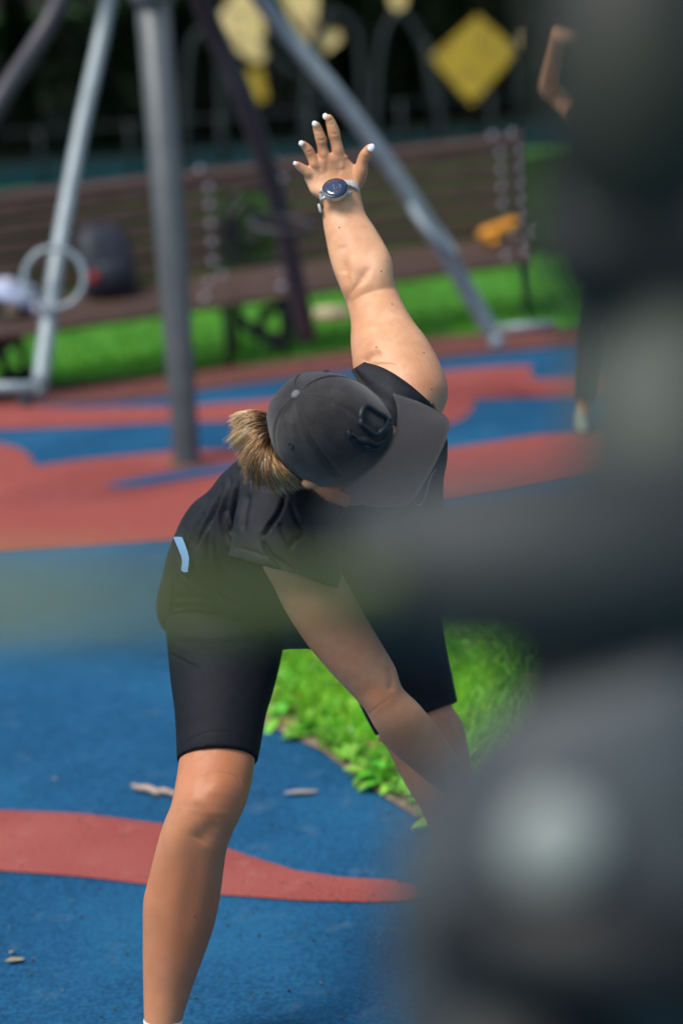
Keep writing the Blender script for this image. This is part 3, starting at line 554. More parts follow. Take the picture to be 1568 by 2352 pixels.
# sculpted detail that only this mesh carries: reddish knee and elbow tone, leg tan, painted shade on lower arm and face
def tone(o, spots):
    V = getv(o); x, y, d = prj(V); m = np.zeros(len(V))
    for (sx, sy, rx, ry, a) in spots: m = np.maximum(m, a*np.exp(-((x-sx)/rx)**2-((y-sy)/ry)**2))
    at = o.data.color_attributes.new('flush_shade', 'FLOAT_COLOR', 'POINT'); C = np.stack([m, m, m, np.ones_like(m)], 1).astype(np.float32); at.data.foreach_set('color', C.ravel())
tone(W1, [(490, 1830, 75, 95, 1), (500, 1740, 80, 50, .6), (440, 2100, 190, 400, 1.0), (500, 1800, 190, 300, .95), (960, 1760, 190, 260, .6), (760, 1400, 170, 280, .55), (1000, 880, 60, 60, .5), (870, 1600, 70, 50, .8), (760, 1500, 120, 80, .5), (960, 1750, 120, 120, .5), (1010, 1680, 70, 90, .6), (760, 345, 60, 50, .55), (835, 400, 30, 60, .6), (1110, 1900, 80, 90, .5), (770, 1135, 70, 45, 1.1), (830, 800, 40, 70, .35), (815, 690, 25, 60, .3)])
t = SKIN.node_tree; b = t.nodes['Principled BSDF']; src = b.inputs['Base Color'].links[0].from_socket; at = t.nodes.new('ShaderNodeAttribute'); at.attribute_name = 'flush_shade'
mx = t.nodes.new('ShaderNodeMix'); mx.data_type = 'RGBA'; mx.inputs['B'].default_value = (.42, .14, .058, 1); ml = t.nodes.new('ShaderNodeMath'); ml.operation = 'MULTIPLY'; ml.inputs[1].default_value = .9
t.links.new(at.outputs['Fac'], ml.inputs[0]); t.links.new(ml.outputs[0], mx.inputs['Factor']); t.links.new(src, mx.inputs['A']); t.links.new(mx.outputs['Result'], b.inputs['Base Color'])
# eyes and brows under the visor, moles
EYE = mat('eye_white', (.75, .73, .7), .2); MOLE = mat('mole', (.13, .045, .03), .6)
for s_ in (-1, 1):
    mb = MB(); mb.ball(hd(.083, s_*.03, -.028), (.010, .012, .007), 12, (EF, ES, EU)); mb.build('eye', EYE, W1)
for (x, y) in ((864, 797), (900, 698), (875, 622), (973, 810), (990, 893), (727, 1800), (446, 2105), (779, 522)):
    l, nn = hit(T1, x, y)
    if l is not None: mb = MB(); mb.ball(l, .0016, 8); mb.build('mole', MOLE, W1)
# finger nails
def nail(cx, cy, ang_, ln, wd, d):
    c = h1(cx, cy); l, nn = hit(T1, c[0], c[1], d); a = math.radians(ang_); dirv = RT*math.sin(a)+UP*math.cos(a); s_ = np.cross(dirv, -fw)
    l = P(c[0], c[1], (l-CAM)@fw) if l is not None else P(c[0], c[1], d)
    sc = .15625/1143; mb = MB(); mb.ball(l+fw*.0015, (wd*sc/2, .0035, ln*sc/2), 16, (s_, -fw, dirv)); return mb.build('fingernail', WHITE, W1)
nail(706, 138, -12, 104, 84, 4.832); nail(548, 245, -10, 92, 84, 4.832); nail(352, 533, -14, 88, 84, 4.838); nail(262, 830, -18, 72, 64, 4.845); nail(1378, 596, 22, 124, 104, 4.832)
# ------------------------------------------------------------ watch
wc = P(*h1(846, 1198), 4.825)
wt = empty('wristwatch', wc); tag(wt, 'round wristwatch with blue-black glass and grey-white strap on the raised wrist', 'watch'); wt.parent = None
wt.parent = W1; wt.name = 'wristwatch'
del wt['category']; del wt['label']
WS = mat('grey_white_silicone', (.52, .52, .49), .5, var=.08, vs=200); WG = mat('blue_black_glass', (.018, .035, .085), .12, coat=1); WBZ = mat('black_bezel', (.006, .008, .016), .25); WCS = mat('silver_case', (.50, .49, .46), .4, metal=.15)
wn = -fw*.80+UP*.56-RT*.12; wn /= np.linalg.norm(wn); wa = RT*.97+UP*.22; wa -= wn*(wa@wn); wa /= np.linalg.norm(wa); wb = np.cross(wn, wa)
def disc(mb, prof, r0=0, n=40):
    th = np.arange(n)*2*math.pi/n; mb.rings([np.outer(np.cos(th)*r, wa)+np.outer(np.sin(th)*r, wb)+wn*z for r, z in prof]); return mb
RW = .0262
disc(MB(), [(RW*.9, -.012), (RW*1.0, -.009), (RW*1.01, -.002), (RW*.97, .0005)]).build('watch_case', WCS, wt)
disc(MB(), [(RW*.97, .0002), (RW*.985, .0018), (RW*.95, .0028), (RW*.88, .003)]).build('bezel', WBZ, wt)
disc(MB(), [(RW*.89, .001), (RW*.88, .0034), (RW*.5, .0037), (RW*.05, .0038)]).build('watch_glass', WG, wt)
DG = mat('dial_marks', (.16, .22, .33), .5); mb = MB()
def dtxt(a, b, l, w): mb.box(wa*a+wb*b+wn*.0040, (w, l, .0003), (wa, wb, wn))
for k in range(9): dtxt(-.002+(k % 2)*.0006, .009-k*.0019, .0012, .0028)
for k in range(5): dtxt(.011, .004-k*.0020, .0013, .0032)
dtxt(.004, -.001, .0012, .003); dtxt(.003, -.004, .0012, .003); mb.build('dial_marks', DG, wt)
mb = MB(); mb.box(-wa*.005-wb*.0125+wn*.0040, (.005, .0012, .0003), (wa, wb, wn)); mb.build('dial_marks', mat('dial_teal', (.02, .3, .35), .5), wt)
mb = MB(); mb.box(wa*.002-wb*.0115+wn*.0040, (.005, .0012, .0003), (wa, wb, wn)); mb.build('dial_marks', mat('dial_red', (.4, .08, .08), .5), wt)
for sgn in (-1, 1):
    for e in (-1, 1):
        mb = MB(); mb.tube([wa*sgn*RW*.78+wb*e*.011-wn*.006, wa*sgn*RW*1.2+wb*e*.010-wn*.012], [.0045, .003], 8); mb.build('lug', WCS, wt)
# strap: band round the wrist
wcen = (P(*h1(660, 1300), 4.862)+P(*h1(1150, 1210), 4.862))/2; hw = np.linalg.norm(P(*h1(650, 1300), 4.862)-P(*h1(1155, 1210), 4.862))/2
R = []; n = 48
sx_ = wa; sz_ = -np.cross(sx_, wb); sz_ = wn
for k in range(n):
    t_ = 2*math.pi*k/n; c_, s_ = math.cos(t_), math.sin(t_); 
    p = wcen+sx_*(hw+.0035)*c_+sz_*(.026+.004)*s_-wb*.004; nr = sx_*c_+sz_*s_; w_ = .0095
    if s_ > .75: w_ = .007
    R.append([p+nr*o1+wb*w2 for o1, w2 in ((-.0012, -w_), (.0015, -w_), (.0025, -w_*.8), (.0025, w_*.8), (.0015, w_), (-.0012, w_))]-wc)
mb = MB(); mb.rings(R, closed=True); mb.build('strap', WS, wt)
mb = MB(); q0, q1 = P(*h1(605, 1425), 4.845)-wc, P(*h1(640, 1555), 4.845)-wc; dv = q1-q0; ln = np.linalg.norm(dv); dv /= ln; s_ = np.cross(dv, -fw); mb.box((q0+q1)/2, (.0055, .012, ln), (s_, -fw, dv), .0015); mb.build('strap_keeper', WS, wt)
# ------------------------------------------------------------ shorts
sh = MB()
loft(sh, [(380, 1380, 660, 1380, 5.0, .11), (380, 1440, 655, 1452, 4.96, .10), (386, 1510, 645, 1515, 4.925, .093), (392, 1570, 630, 1575, 4.89, .088), (400, 1630, 613, 1632, 4.845, .080), (404, 1690, 602, 1692, 4.818, .078), (405, 1722, 597, 1720, 4.802, .076), (406, 1749, 592, 1745, 4.79, .071)], 6, 44, ends=(True, False))
loft(sh, [(740, 1380, 1012, 1370, 5.12, .11), (775, 1470, 1017, 1440, 5.12, .090), (800, 1560, 1034, 1530, 5.11, .088), (835, 1640, 1046, 1590, 5.10, .082), (862, 1690, 1051, 1612, 5.095, .078)], 6, 40, ends=(True, False))
loft(sh, [(470, 1405, 950, 1395, 5.06, .05), (420, 1370, 1000, 1355, 5.04, .08), (400, 1300, 990, 1290, 4.99, .10)], 5, 40, ends=(False, True))
SHO = union(sh, 'shorts', SHORT, W1, .0032, 3)
sculpt(SHO, [([(385, 1500), (420, 1518), (462, 1537)], 3.0, .003), ([(463, 1537), (464, 1600), (465, 1690)], 2.2, .0009), ([(414, 1722), (440, 1698), (480, 1682), (520, 1682), (560, 1698), (590, 1722)], 2.4, .0012), ([(985, 1612), (1015, 1600), (1047, 1588)], 2.4, .0014), ([(400, 1470), (480, 1480), (600, 1470)], 9, .003)], [])
# sock and shoes
sk = MB(); loft(sk, [(329, 2341, 420, 2340, 4.84, .0435), (330, 2390, 415, 2392, 4.845, .041), (328, 2440, 417, 2440, 4.84, .042)], 5, 36, ends=(False, True)); union(sk, 'sock', SOCK, W1, .0025, 1)
sk = MB(); loft(sk, [(1052, 2070, 1131, 2075, 5.23, .041), (1053, 2110, 1130, 2116, 5.24, .041), (1050, 2150, 1132, 2155, 5.25, .042)], 5, 30, ends=(False, True)); union(sk, 'sock', SOCK, W1, .003, 1)
SHOE = mat('shoe_mesh', (.03, .03, .035), .7, bump=.4, bs=300); SOLE = mat('shoe_sole', (.7, .7, .68), .7)
for ank, toe in ((P(372, 2425, 4.845), (-.12, -.2)), (P(1090, 2145, 5.25), (.10, -.17))):
    q = np.array([ank[0], ank[1], 0]); dr = np.array([toe[0], toe[1], 0]); dr /= np.linalg.norm(dr); sd_ = np.array([-dr[1], dr[0], 0]); R = []; R2 = []
    for s_, w, h in ((-.075, .022, .055), (-.06, .032, .075), (-.01, .036, .085), (.05, .040, .075), (.11, .044, .055), (.16, .038, .042), (.185, .02, .03)):
        th = np.arange(24)*math.pi/12; R.append([q+dr*s_+sd_*w*math.cos(a)+np.array([0, 0, .02+max(0, math.sin(a))*h*.62]) for a in th]); R2.append([q+dr*s_*1.03+sd_*(w+.004)*math.cos(a)+np.array([0, 0, .014+.013*math.sin(a)]) for a in th])
    mb = MB(); mb.rings(R); o = mb.build('shoe', SHOE, W1); mb = MB(); mb.rings(R2); mb.build('sole', SOLE, o)
# ------------------------------------------------------------ shirt
st = MB()
loft(st, [(376, 1436, 1006, 1418, 5.03, .085), (359, 1398, 1014, 1380, 5.0, .11), (374, 1320, 1014, 1300, 4.94, .135), (400, 1235, 1014, 1220, 4.87, .135), (440, 1185, 1016, 1160, 4.82, .128), (508, 1112, 1020, 1085, 4.77, .118), (553, 1070, 1028, 1030, 4.74, .112), (640, 1000, 1022, 1005, 4.72, .10), (770, 985, 950, 1020, 4.72, .07)], 6, 64, ex=2.3, ends=(False, True))
# lower sleeve
E1 = spline([(838, 830), (843, 833), (872, 841), (905, 858), (945, 886), (985, 922), (1016, 958)], 4); E2 = spline([(806, 850), (818, 870), (840, 900), (870, 930), (895, 962), (922, 1000), (948, 1040)], 4)
loft(st, [(590, 1075, 760, 1040, 4.68, .07), (560, 1130, 770, 1090, 4.66, .075), (538, 1195, 785, 1180, 4.635, .078), (530, 1240, 790, 1250, 4.625, .080), (524, 1276, 780, 1352, 4.62, .080)], 6, 44, hollow=.05)
# raised sleeve: rim near point given
SHI = union(st, 't_shirt', SHIRT, W1, .0034, 3)
def K(x, y): return 343+x*.3125, 1102.5+y*.3125
fold = [([(515, 1108), (497, 1150), (478, 1195), (462, 1232), (455, 1262)], 5, .008), ([(530, 1098), (522, 1140), (508, 1185), (512, 1220), (526, 1248)], 5, .009), ([(545, 1105), (540, 1150), (532, 1195), (534, 1230)], 4.5, .007), ([(500, 1140), (485, 1190), (478, 1240), (484, 1290)], 5, .007), ([(470, 1175), (452, 1215), (442, 1255)], 5, .006),
        ([(490, 1240), (500, 1290), (520, 1340), (545, 1385)], 7, .006), ([(440, 1290), (455, 1330), (500, 1370), (560, 1398)], 7, .005), ([K(235, 680), K(330, 750), K(450, 850), K(520, 930)], 4, .004), ([K(195, 740), K(175, 900), K(160, 1080)], 3, .004),
        ([K(180, 850), K(300, 855), K(450, 870)], 6, .004), ([K(170, 940), K(300, 925), K(420, 935)], 5, .005), ([K(150, 1010), K(300, 985), K(480, 990), K(640, 1010)], 5, .006), ([K(130, 1080), K(250, 1050), K(400, 1030), K(560, 1060)], 6, .006), ([K(120, 1120), K(250, 1085), K(380, 1080)], 5, .004),
        ([K(560, 200), K(570, 300), K(600, 400)], 6, .010), ([K(1000, 120), K(960, 240), K(880, 350), K(835, 420)], 5, .010), ([K(830, 440), K(870, 520), K(950, 600), K(1060, 690)], 6, .009), ([K(1040, 180), K(1080, 300), K(1130, 390), K(1060, 450), K(1030, 500)], 5, .007), ([K(730, 100), K(700, 240), K(690, 380)], 7, .006), ([K(640, 60), K(620, 200), K(615, 340)], 6, .006),
        ([K(590, 500), K(660, 500), K(740, 520), K(820, 548), K(900, 575), K(1000, 625), K(1080, 680)], 3.2, .0022), ([K(960, 320), K(1000, 420), K(1050, 500)], 6, .006), ([K(540, 640), K(600, 780), K(680, 900)], 4, .004), ([K(1180, 160), K(1200, 330), K(1240, 560)], 3, .003),
        ([(838, 856), (870, 872), (905, 893), (940, 917), (975, 945)], 2.6, .0022), ([(820, 858), (860, 884), (900, 910), (930, 930)], 3.5, .004)]
sculpt(SHI, [(f_[0], f_[1], f_[2]*1.05) for f_ in fold], [(430, 1330, 50, 70, 0, .006), (650, 1190, 40, 60, 0, .008), (470, 1280, 22, 60, -15, .005)])
V = getv(SHI); N = getn(SHI); nz = (np.sin(V[:, 0]*38+np.sin(V[:, 2]*22)*2)*np.sin(V[:, 2]*19+V[:, 0]*17)); setv(SHI, V+N*(nz*.0022)[:, None])
T2 = bvh(SHI)
g = []; n1_, n2_ = len(E1), 9; prevd = None
for i in range(n1_):
    row = []
    for j in range(n2_):
        v = j/(n2_-1); x, y = E1[i]*(1-v)+E2[i]*v; l, nn = hit(T1, x, y); dd_ = (l-CAM)@fw if l is not None else 9
        if dd_ > 4.9: dd_ = None
        row.append(dd_)
    g.append(row)
fl = [q for r in g for q in r if q]; 
for j in range(n2_):
    col = [g[i][j] for i in range(n1_)]; ok = [i for i in range(n1_) if col[i]]; full = np.interp(range(n1_), ok, [col[i] for i in ok]); full = np.convolve(np.pad(full, 3, 'edge'), np.ones(7)/7, 'valid')
    for i in range(n1_): g[i][j] = full[i]
Rr_ = []
for i in range(n1_):
    pr_ = []; 
    for j in range(n2_):
        v = j/(n2_-1); x, y = E1[i]*(1-v)+E2[i]*v; lift = .012+.05*v+(.0012 if .46 < v < .6 else 0); pr_.append(P(x, y, g[i][j]-lift))
    back = [P(*(E1[i]*(1-v)+E2[i]*v), g[i][int(v*(n2_-1))]+.004) for v in (1, .5, 0)]
    Rr_.append(pr_+back)
mb = MB(); mb.rings(Rr_); mb.build('sleeve_cuff', SHIRT, SHI)
def strip(px, w, tr, m, parent, name, lift=.0015, dflt=None, taper=True, sub=5):
    """thin raised strip laid on the surface met behind the photo points"""
    q = spline(px, sub); L = []; 
    for (x, y) in q:
        l, nn = hit(tr, x, y, dflt)
        if l is None: continue
        L.append(l+nn*lift)
    mb = MB(); n = len(L); r = [w*(math.sin(math.pi*min(max((i+.5)/n, .04), .96))**.6 if taper else 1) for i in range(n)]
    mb.tube(L, r, 8); return mb.build(name, m, parent)
# pale curved mark on the shirt beside the visor
def C5(x, y): return 784+x*.18748, 796.2+y*.18748
MARK = mat('pale_print', (.45, .47, .48), .5)
strip([C5(1158, 1495), C5(1105, 1570), C5(1070, 1650), C5(1045, 1760), C5(1005, 1870), C5(960, 1935), C5(910, 1935), C5(885, 1890)], .0016, T2, MARK, W1, 'printed_mark', .0006)
strip([(651, 1361), (658, 1370), (666, 1382), (672, 1392)], .0008, T2, MARK, W1, 'printed_mark', .0004)
# phone in the pocket
ll, nn = hit(T2, 417, 1275); dph = (ll-CAM)@fw
PHB = mat('light_blue_phone_case', (.25, .50, .78), .4); PHG = mat('phone_glass', (.01, .01, .015), .1)
ph = empty('phone', ll); tag(ph, 'phone in a light blue case sticking out of the shirt pocket at her hip', 'phone')
outer = [(398, 1234), (408, 1233), (418, 1234), (424, 1248), (431, 1268), (434, 1282), (433, 1298), (431, 1314), (424, 1315), (416, 1311), (417, 1300), (418, 1288), (416, 1278), (408, 1258)]
mb = MB(); mb.rings([[P(x, y, dph-.030)-ll for x, y in outer], [P(x, y, dph+.05)-ll for x, y in outer]]); mb.build('case', PHB, ph, flat=True)
inner = [(397, 1242), (402, 1246), (416, 1282), (417, 1306), (410, 1300)]
mb = MB(); mb.rings([[P(x, y, dph-.022)-ll for x, y in inner], [P(x, y, dph+.05)-ll for x, y in inner]]); mb.build('glass', PHG, ph, flat=True)
# ------------------------------------------------------------ cap
cap = empty('cap', HC); cap.parent = W1
def cp(v): return v-HC
nr_, nc = 40, 96; R = []
def crown(th, ph, off=0):       # th: angle from up (0) to rim (1), ph: around
    cf_, sf_ = math.cos(ph), math.sin(ph); z = math.cos(th*math.pi/2); rr = math.sin(th*math.pi/2)
    a_f = .121 if cf_ > 0 else .117; a_s = .100; hgt = .128
    rr = rr**.86; p = np.array([cf_*rr*(a_f+off), sf_*rr*(a_s+off), z*(hgt+off)])
    p[2] += .010*max(0, cf_)*math.sin(th*math.pi)     # front panels stand taller
    return p
SE = [math.pi/6+k*math.pi/3 for k in range(6)]; SE = [k*math.pi/3 for k in range(6)]
def crownpt(th, ph, off=0): p = crown(th, ph, off); return EF*p[0]+ES*p[1]+EU*p[2]
for i in range(nr_+1):
    th = .012+.988*i/nr_; row = []
    for j in range(nc):
        ph_ = 2*math.pi*j/nc; dsm = min(abs((ph_-s+math.pi) % (2*math.pi)-math.pi) for s in SE); o_ = -.0022*math.exp(-(dsm/.03)**2)*min(1, th*3)*(.25 if math.cos(ph_) > .85 else 1)+.0012*math.exp(-((dsm-.10)/.05)**2)
        o_ += .0022*math.sin(ph_*5+th*7)*th*(1 if math.cos(ph_) < .2 else .25)
        row.append(crownpt(th, ph_, o_))
    R.append(row)
low = []
for z in (-.012, -.026, -.034):
    row = []
    for j in range(nc):
        ph_ = 2*math.pi*j/nc; p = crown(1, ph_, -.002 if z < -.02 else 0); p[2] = z*(1-.35*max(0, math.cos(ph_))); row.append(EF*p[0]+ES*p[1]+EU*p[2])
    R.append(row)
for z, o_ in ((-.034, -.006), (-.01, -.008)):
    row = []
    for j in range(nc):
        ph_ = 2*math.pi*j/nc; p = crown(1, ph_, o_); p[2] = z; row.append(EF*p[0]+ES*p[1]+EU*p[2])
    R.append(row)
mb = MB(); n = nc; Vv = np.concatenate([np.array(r) for r in R]); Fc = []
for k in range(len(R)-1):
    for i in range(n):
        j = (i+1) % n; ph_ = 2*math.pi*i/n
        if k > 31 and abs((ph_-math.pi+math.pi) % (2*math.pi)-math.pi) < .36 and k/(nr_) > .8+.15*(abs(ph_-math.pi)/.36)**2: continue   # opening at the back for the ponytail
        Fc.append((k*n+i, k*n+j, (k+1)*n+j, (k+1)*n+i))
Fc.append(tuple(range(n))[::-1]); mb.add(Vv, Fc); CR = mb.build('crown', CAPM, cap)
class W_: pass
def bvh_off(o, off): return BVHTree.FromPolygons([v.co+Vector(off) for v in o.data.vertices], [p.vertices[:] for p in o.data.polygons])
T3 = bvh_off(CR, HC)
pts = [crownpt(0.01, 0, .002)]; mb = MB(); mb.ball(EU*.1285, (.0095, .0095, .0065), 18, (EF, ES, EU)); mb.build('button', mat('worn_button', (.10, .11, .12), .8, c2=(.17, .18, .19), vs=300), cap)
STI = mat('stitch_groove', (.022, .018, .020), .9)
for s in (SE[1], SE[5], SE[2], SE[4]):
    for dp in (.06,):
        mb = MB(); mb.tube([crownpt(t_, s+dp*min(1, .25/max(t_, .05)) if False else s+dp*(.25+.5*(1-t_)), .0006) for t_ in np.linspace(.1, .99, 24)], .00055, 5); mb.build('stitching', STI, cap)
for s in (math.pi/6+math.pi/3*k for k in (1, 2, 3, 4)):
    mb = MB(); c = crownpt(.55, s, .0012); nn_ = c/np.linalg.norm(c); a_ = np.cross(nn_, EU); a_ /= np.linalg.norm(a_); b_ = np.cross(nn_, a_)
    mb.tube([c+a_*.0045*math.cos(t_)+b_*.0045*math.sin(t_) for t_ in np.arange(14)*math.pi/7], .0013, 6, closed=True); mb.build('eyelet', EMB, cap)
# visor
root = spline([(903, 900), (916, 938), (914, 982), (896, 1028), (862, 1068), (820, 1100), (782, 1128)], 5); edge = spline([(958, 921), (1018, 951), (1032, 982), (1010, 1042), (974, 1108), (935, 1158), (842, 1162)], 5)
nr2 = len(root); G1 = []; G2 = []
dr = np.interp(np.linspace(0, 1, nr2), [0, .5, 1], [4.445, 4.372, 4.40]); de = np.interp(np.linspace(0, 1, nr2), [0, .5, 1], [4.42, 4.345, 4.39])
dr = 4.44-.064*np.sin(np.linspace(0, 1, nr2)*math.pi)-.03*np.linspace(0, 1, nr2); de = 4.425-.075*np.sin(np.linspace(0, 1, nr2)*math.pi)-.03*np.linspace(0, 1, nr2)
mb = MB(); nv = 12; grid = []
for i in range(nr2):
    for j in range(nv+1):
        v = j/nv; v2 = -.04+1.04*v; x = root[i][0]+(edge[i][0]-root[i][0])*v2; y = root[i][1]+(edge[i][1]-root[i][1])*v2; d = dr[i]+(de[i]-dr[i])*v2; grid.append(P(x, y, d)-HC)
grid = np.array(grid).reshape(nr2, nv+1, 3); th_ = -fw*.0035
loop = lambda g: np.concatenate([g[:, j] for j in range(nv+1)])
top = grid-fw*.0015; bot = grid+fw*.0022; Vv = np.concatenate([top.reshape(-1, 3), bot.reshape(-1, 3)]); Fc = []; w = nv+1; N0 = nr2*w
for i in range(nr2-1):
    for j in range(nv):
        a_, b_, c_, d_ = i*w+j, i*w+j+1, (i+1)*w+j+1, (i+1)*w+j; Fc += [(a_, d_, c_, b_), (N0+a_, N0+b_, N0+c_, N0+d_)]
bd = [(i, 0) for i in range(nr2)]+[(nr2-1, j) for j in range(1, w)]+[(i, w-1) for i in range(nr2-2, -1, -1)]+[(0, j) for j in range(w-2, 0, -1)]
for k in range(len(bd)):
    a_ = bd[k][0]*w+bd[k][1]; b_ = bd[(k+1) % len(bd)][0]*w+bd[(k+1) % len(bd)][1]; Fc.append((a_, b_, N0+b_, N0+a_))
mb.add(Vv, Fc); VIS = mb.build('visor', mat('visor_cotton', (.026, .024, .026), .92, c2=(.040, .037, .040), vs=500, detail=8, bump=.5, bs=1200, sheen=.3, spec=.15), cap)
# raised emblem: rounded loop and leaping kangaroo
def emb(px, w, taper=False, name='emblem'):
    q = spline(px, 5); L = []
    for (x, y) in q:
        l, nn = hit(T3, x, y)
        if l is not None: L.append(l-HC+nn*w*.5)
    if len(L) < 3: return
    n = len(L); r = [w*(.35+.65*math.sin(math.pi*(i+.5)/n)) if taper else w for i in range(n)]
    mb = MB(); mb.tube(L, [q_*1.15 for q_ in r], 10); mb.build(name, EMB, cap)
emb([C5(230, 900), C5(232, 820), C5(265, 745), C5(320, 735), C5(420, 800), C5(515, 860), C5(548, 910), C5(535, 975), C5(480, 1030), C5(430, 1075), C5(370, 1055), C5(290, 990), C5(235, 945), C5(230, 900)], .0042)
emb([C5(430, 1080), C5(510, 1035), C5(580, 985), C5(600, 930), C5(578, 875)], .004, True)
emb([C5(70, 1030), C5(95, 1075), C5(90, 1130)], .0038, True); emb([C5(90, 1000), C5(100, 1050)], .0016)
emb([C5(125, 1060), C5(180, 1105), C5(230, 1125), C5(300, 1130), C5(370, 1175), C5(430, 1185), C5(500, 1150), C5(550, 1080)], .0042, True)
emb([C5(180, 1120), C5(240, 1140), C5(300, 1160), C5(340, 1175)], .005, True)
emb([C5(240, 1180), C5(255, 1235), C5(300, 1262), C5(370, 1258), C5(438, 1245), C5(410, 1290), C5(378, 1345)], .0026, True); emb([C5(265, 1200), C5(310, 1225), C5(350, 1235)], .0042, True)
emb([C5(150, 1120), C5(170, 1180), C5(205, 1235)], .0024, True)
# earring
l, nn = hit(T1, 760, 1155); l = l if l is not None else P(767, 1160, 4.45)
mb = MB(); mb.ball(P(767, 1162, (l-CAM)@fw-.01), .003, 10); mb.build('earring', BOLT, W1)
# ------------------------------------------------------------ hair
HG = [[(612, 953, 4.50), (590, 946, 4.48), (566, 948, 4.47), (543, 960, 4.48)], [(612, 962, 4.50), (585, 956, 4.465), (558, 964, 4.46), (534, 988, 4.47)], [(613, 976, 4.50), (586, 974, 4.46), (556, 990, 4.45), (527, 1018, 4.47)], [(616, 988, 4.50), (588, 990, 4.455), (562, 1008, 4.45), (543, 1034, 4.47)],
      [(618, 996, 4.50), (594, 1010, 4.45), (572, 1038, 4.45), (559, 1068, 4.47)], [(620, 1003, 4.50), (600, 1028, 4.45), (582, 1066, 4.45), (581, 1118, 4.48)], [(622, 1010, 4.50), (608, 1040, 4.45), (603, 1080, 4.45), (613, 1124, 4.49)], [(624, 1016, 4.50), (616, 1050, 4.45), (622, 1090, 4.45), (647, 1132, 4.49)],
      [(628, 1028, 4.50), (630, 1062, 4.46), (646, 1094, 4.46), (681, 1114, 4.50)], [(634, 1042, 4.50), (646, 1072, 4.47), (664, 1092, 4.47), (692, 1120, 4.51)]]
HGn = [spline(g, 3) for g in HG]; ns = 4800; seg = len(HGn[0]); VV = []; CC = []; FF = []
pal = np.array([(.46, .26, .10), (.72, .50, .26), (.22, .10, .035), (.09, .04, .015), (.55, .34, .15), (.85, .70, .48)])*[.88, .90, .98]
LKO = rng.normal(0, 1, (60, 4)); LKC = rng.uniform(.75, 2.0, 60)
off = 0
for k in range(ns):
    lk = rng.integers(0, 60); u = np.clip((lk+.5)/60*(len(HG)-1)+rng.normal(0, .11), 0, len(HG)-1.001); i = int(u); f_ = u-i; g = HGn[i]*(1-f_)+HGn[i+1]*f_; g = g.copy()
    lay = rng.uniform(-1, 1); clump = math.sin(u*9)*.5+math.sin(u*23+lay*2)*.5
    tt = np.linspace(0, 1, seg); ln = rng.uniform(.72, 1.06) if lay < .2 else rng.uniform(.5, 1.0)
    q = np.stack([np.interp(tt*min(ln, 1), tt, g[:, c]) for c in range(3)], 1)
    q[:, 0] += rng.normal(0, 5.5)*tt+LKO[lk, 0]*6*tt**1.5+2.5*np.sin(tt*5+lk)*tt+rng.normal(0, 1.5); q[:, 1] += rng.normal(0, 2.4)*tt+rng.normal(0, 2.5)+LKO[lk, 1]*6*tt**1.3; q[:, 2] += .022*lay*np.sin(tt*2.6+.3)+.0
    pts = [P(*a) for a in q]; w0 = rng.uniform(.0004, .0008); mb = MB(); mb.tube(pts, [w0*(1-.75*t_**2) for t_ in tt], 3, cap=False); Vs = mb.v[0]
    c = pal[rng.choice(6, p=[.26, .2, .2, .12, .16, .06])]*rng.uniform(.75, 1.15); c = c*LKC[lk]*(1-.22*u/9*np.array([.15, .75, 1.0])); cs = np.clip(np.repeat(c[None]*(1.0+.5*tt[:, None]**2), 3, 0), .01, 1)
    VV.append(Vs); CC.append(cs); FF.append(np.array(mb.f)+off); off += len(Vs)
HAIRM = mat('hair', (.3, .2, .1), .38, spec=.5); attrcol(HAIRM)
colmesh('hair', np.concatenate(VV), np.concatenate(FF), np.concatenate(CC), HAIRM, parent=W1, smooth=True)
mb = MB(); mb.ball(P(628, 1008, 4.52), (.03, .025, .055), 16, (RT, fw, UP)); mb.build('hair_base', mat('dark_hair', (.10, .055, .03), .6), W1)
# stray hairs
SH = mat('stray_hair', (.30, .14, .07), .4)
for px in ([(700, 1118), (720, 1130), (745, 1148), (765, 1158)], [(693, 1108), (720, 1122), (760, 1140)]):
    mb = MB(); mb.tube([P(x, y, 4.44) for x, y in spline(px, 4)], .0002, 4); mb.build('hair_wisp', SH, W1)
# ------------------------------------------------------------ second person behind the machine
b0 = G(1480, 972); d2 = (b0-CAM)@fw; bx = b0
def w_(x, y, z): return b0+np.array([x, y, z])
elb = P(1268, 200, d2)-b0; hdz = 1.60
m2 = MB(); m2.tube([w_(.07, 0, .06), w_(.08, .0, .30), w_(.08, -.02, .48), w_(.09, 0, .85)], [.035, .052, .055, .08], 16); m2.tube([w_(-.26, 0, .06), w_(-.23, .0, .30), w_(-.17, -.02, .48), w_(-.07, 0, .85)], [.035, .052, .055, .08], 16)
m2.tube([w_(0, 0, .80), w_(0, 0, 1.0), w_(0, 0, 1.2), w_(0, 0, 1.38)], [.14, .12, .14, .15], 20); m2.tube([w_(0, 0, 1.35), w_(0, 0, 1.5)], [.06, .05], 14)
m2.ball(w_(0, 0, 1.60), (.075, .092, .115), 20); m2.ball(w_(0, -.095, 1.585), (.012, .02, .022), 10); m2.ball(w_(0, -.07, 1.51), (.035, .03, .03), 12)
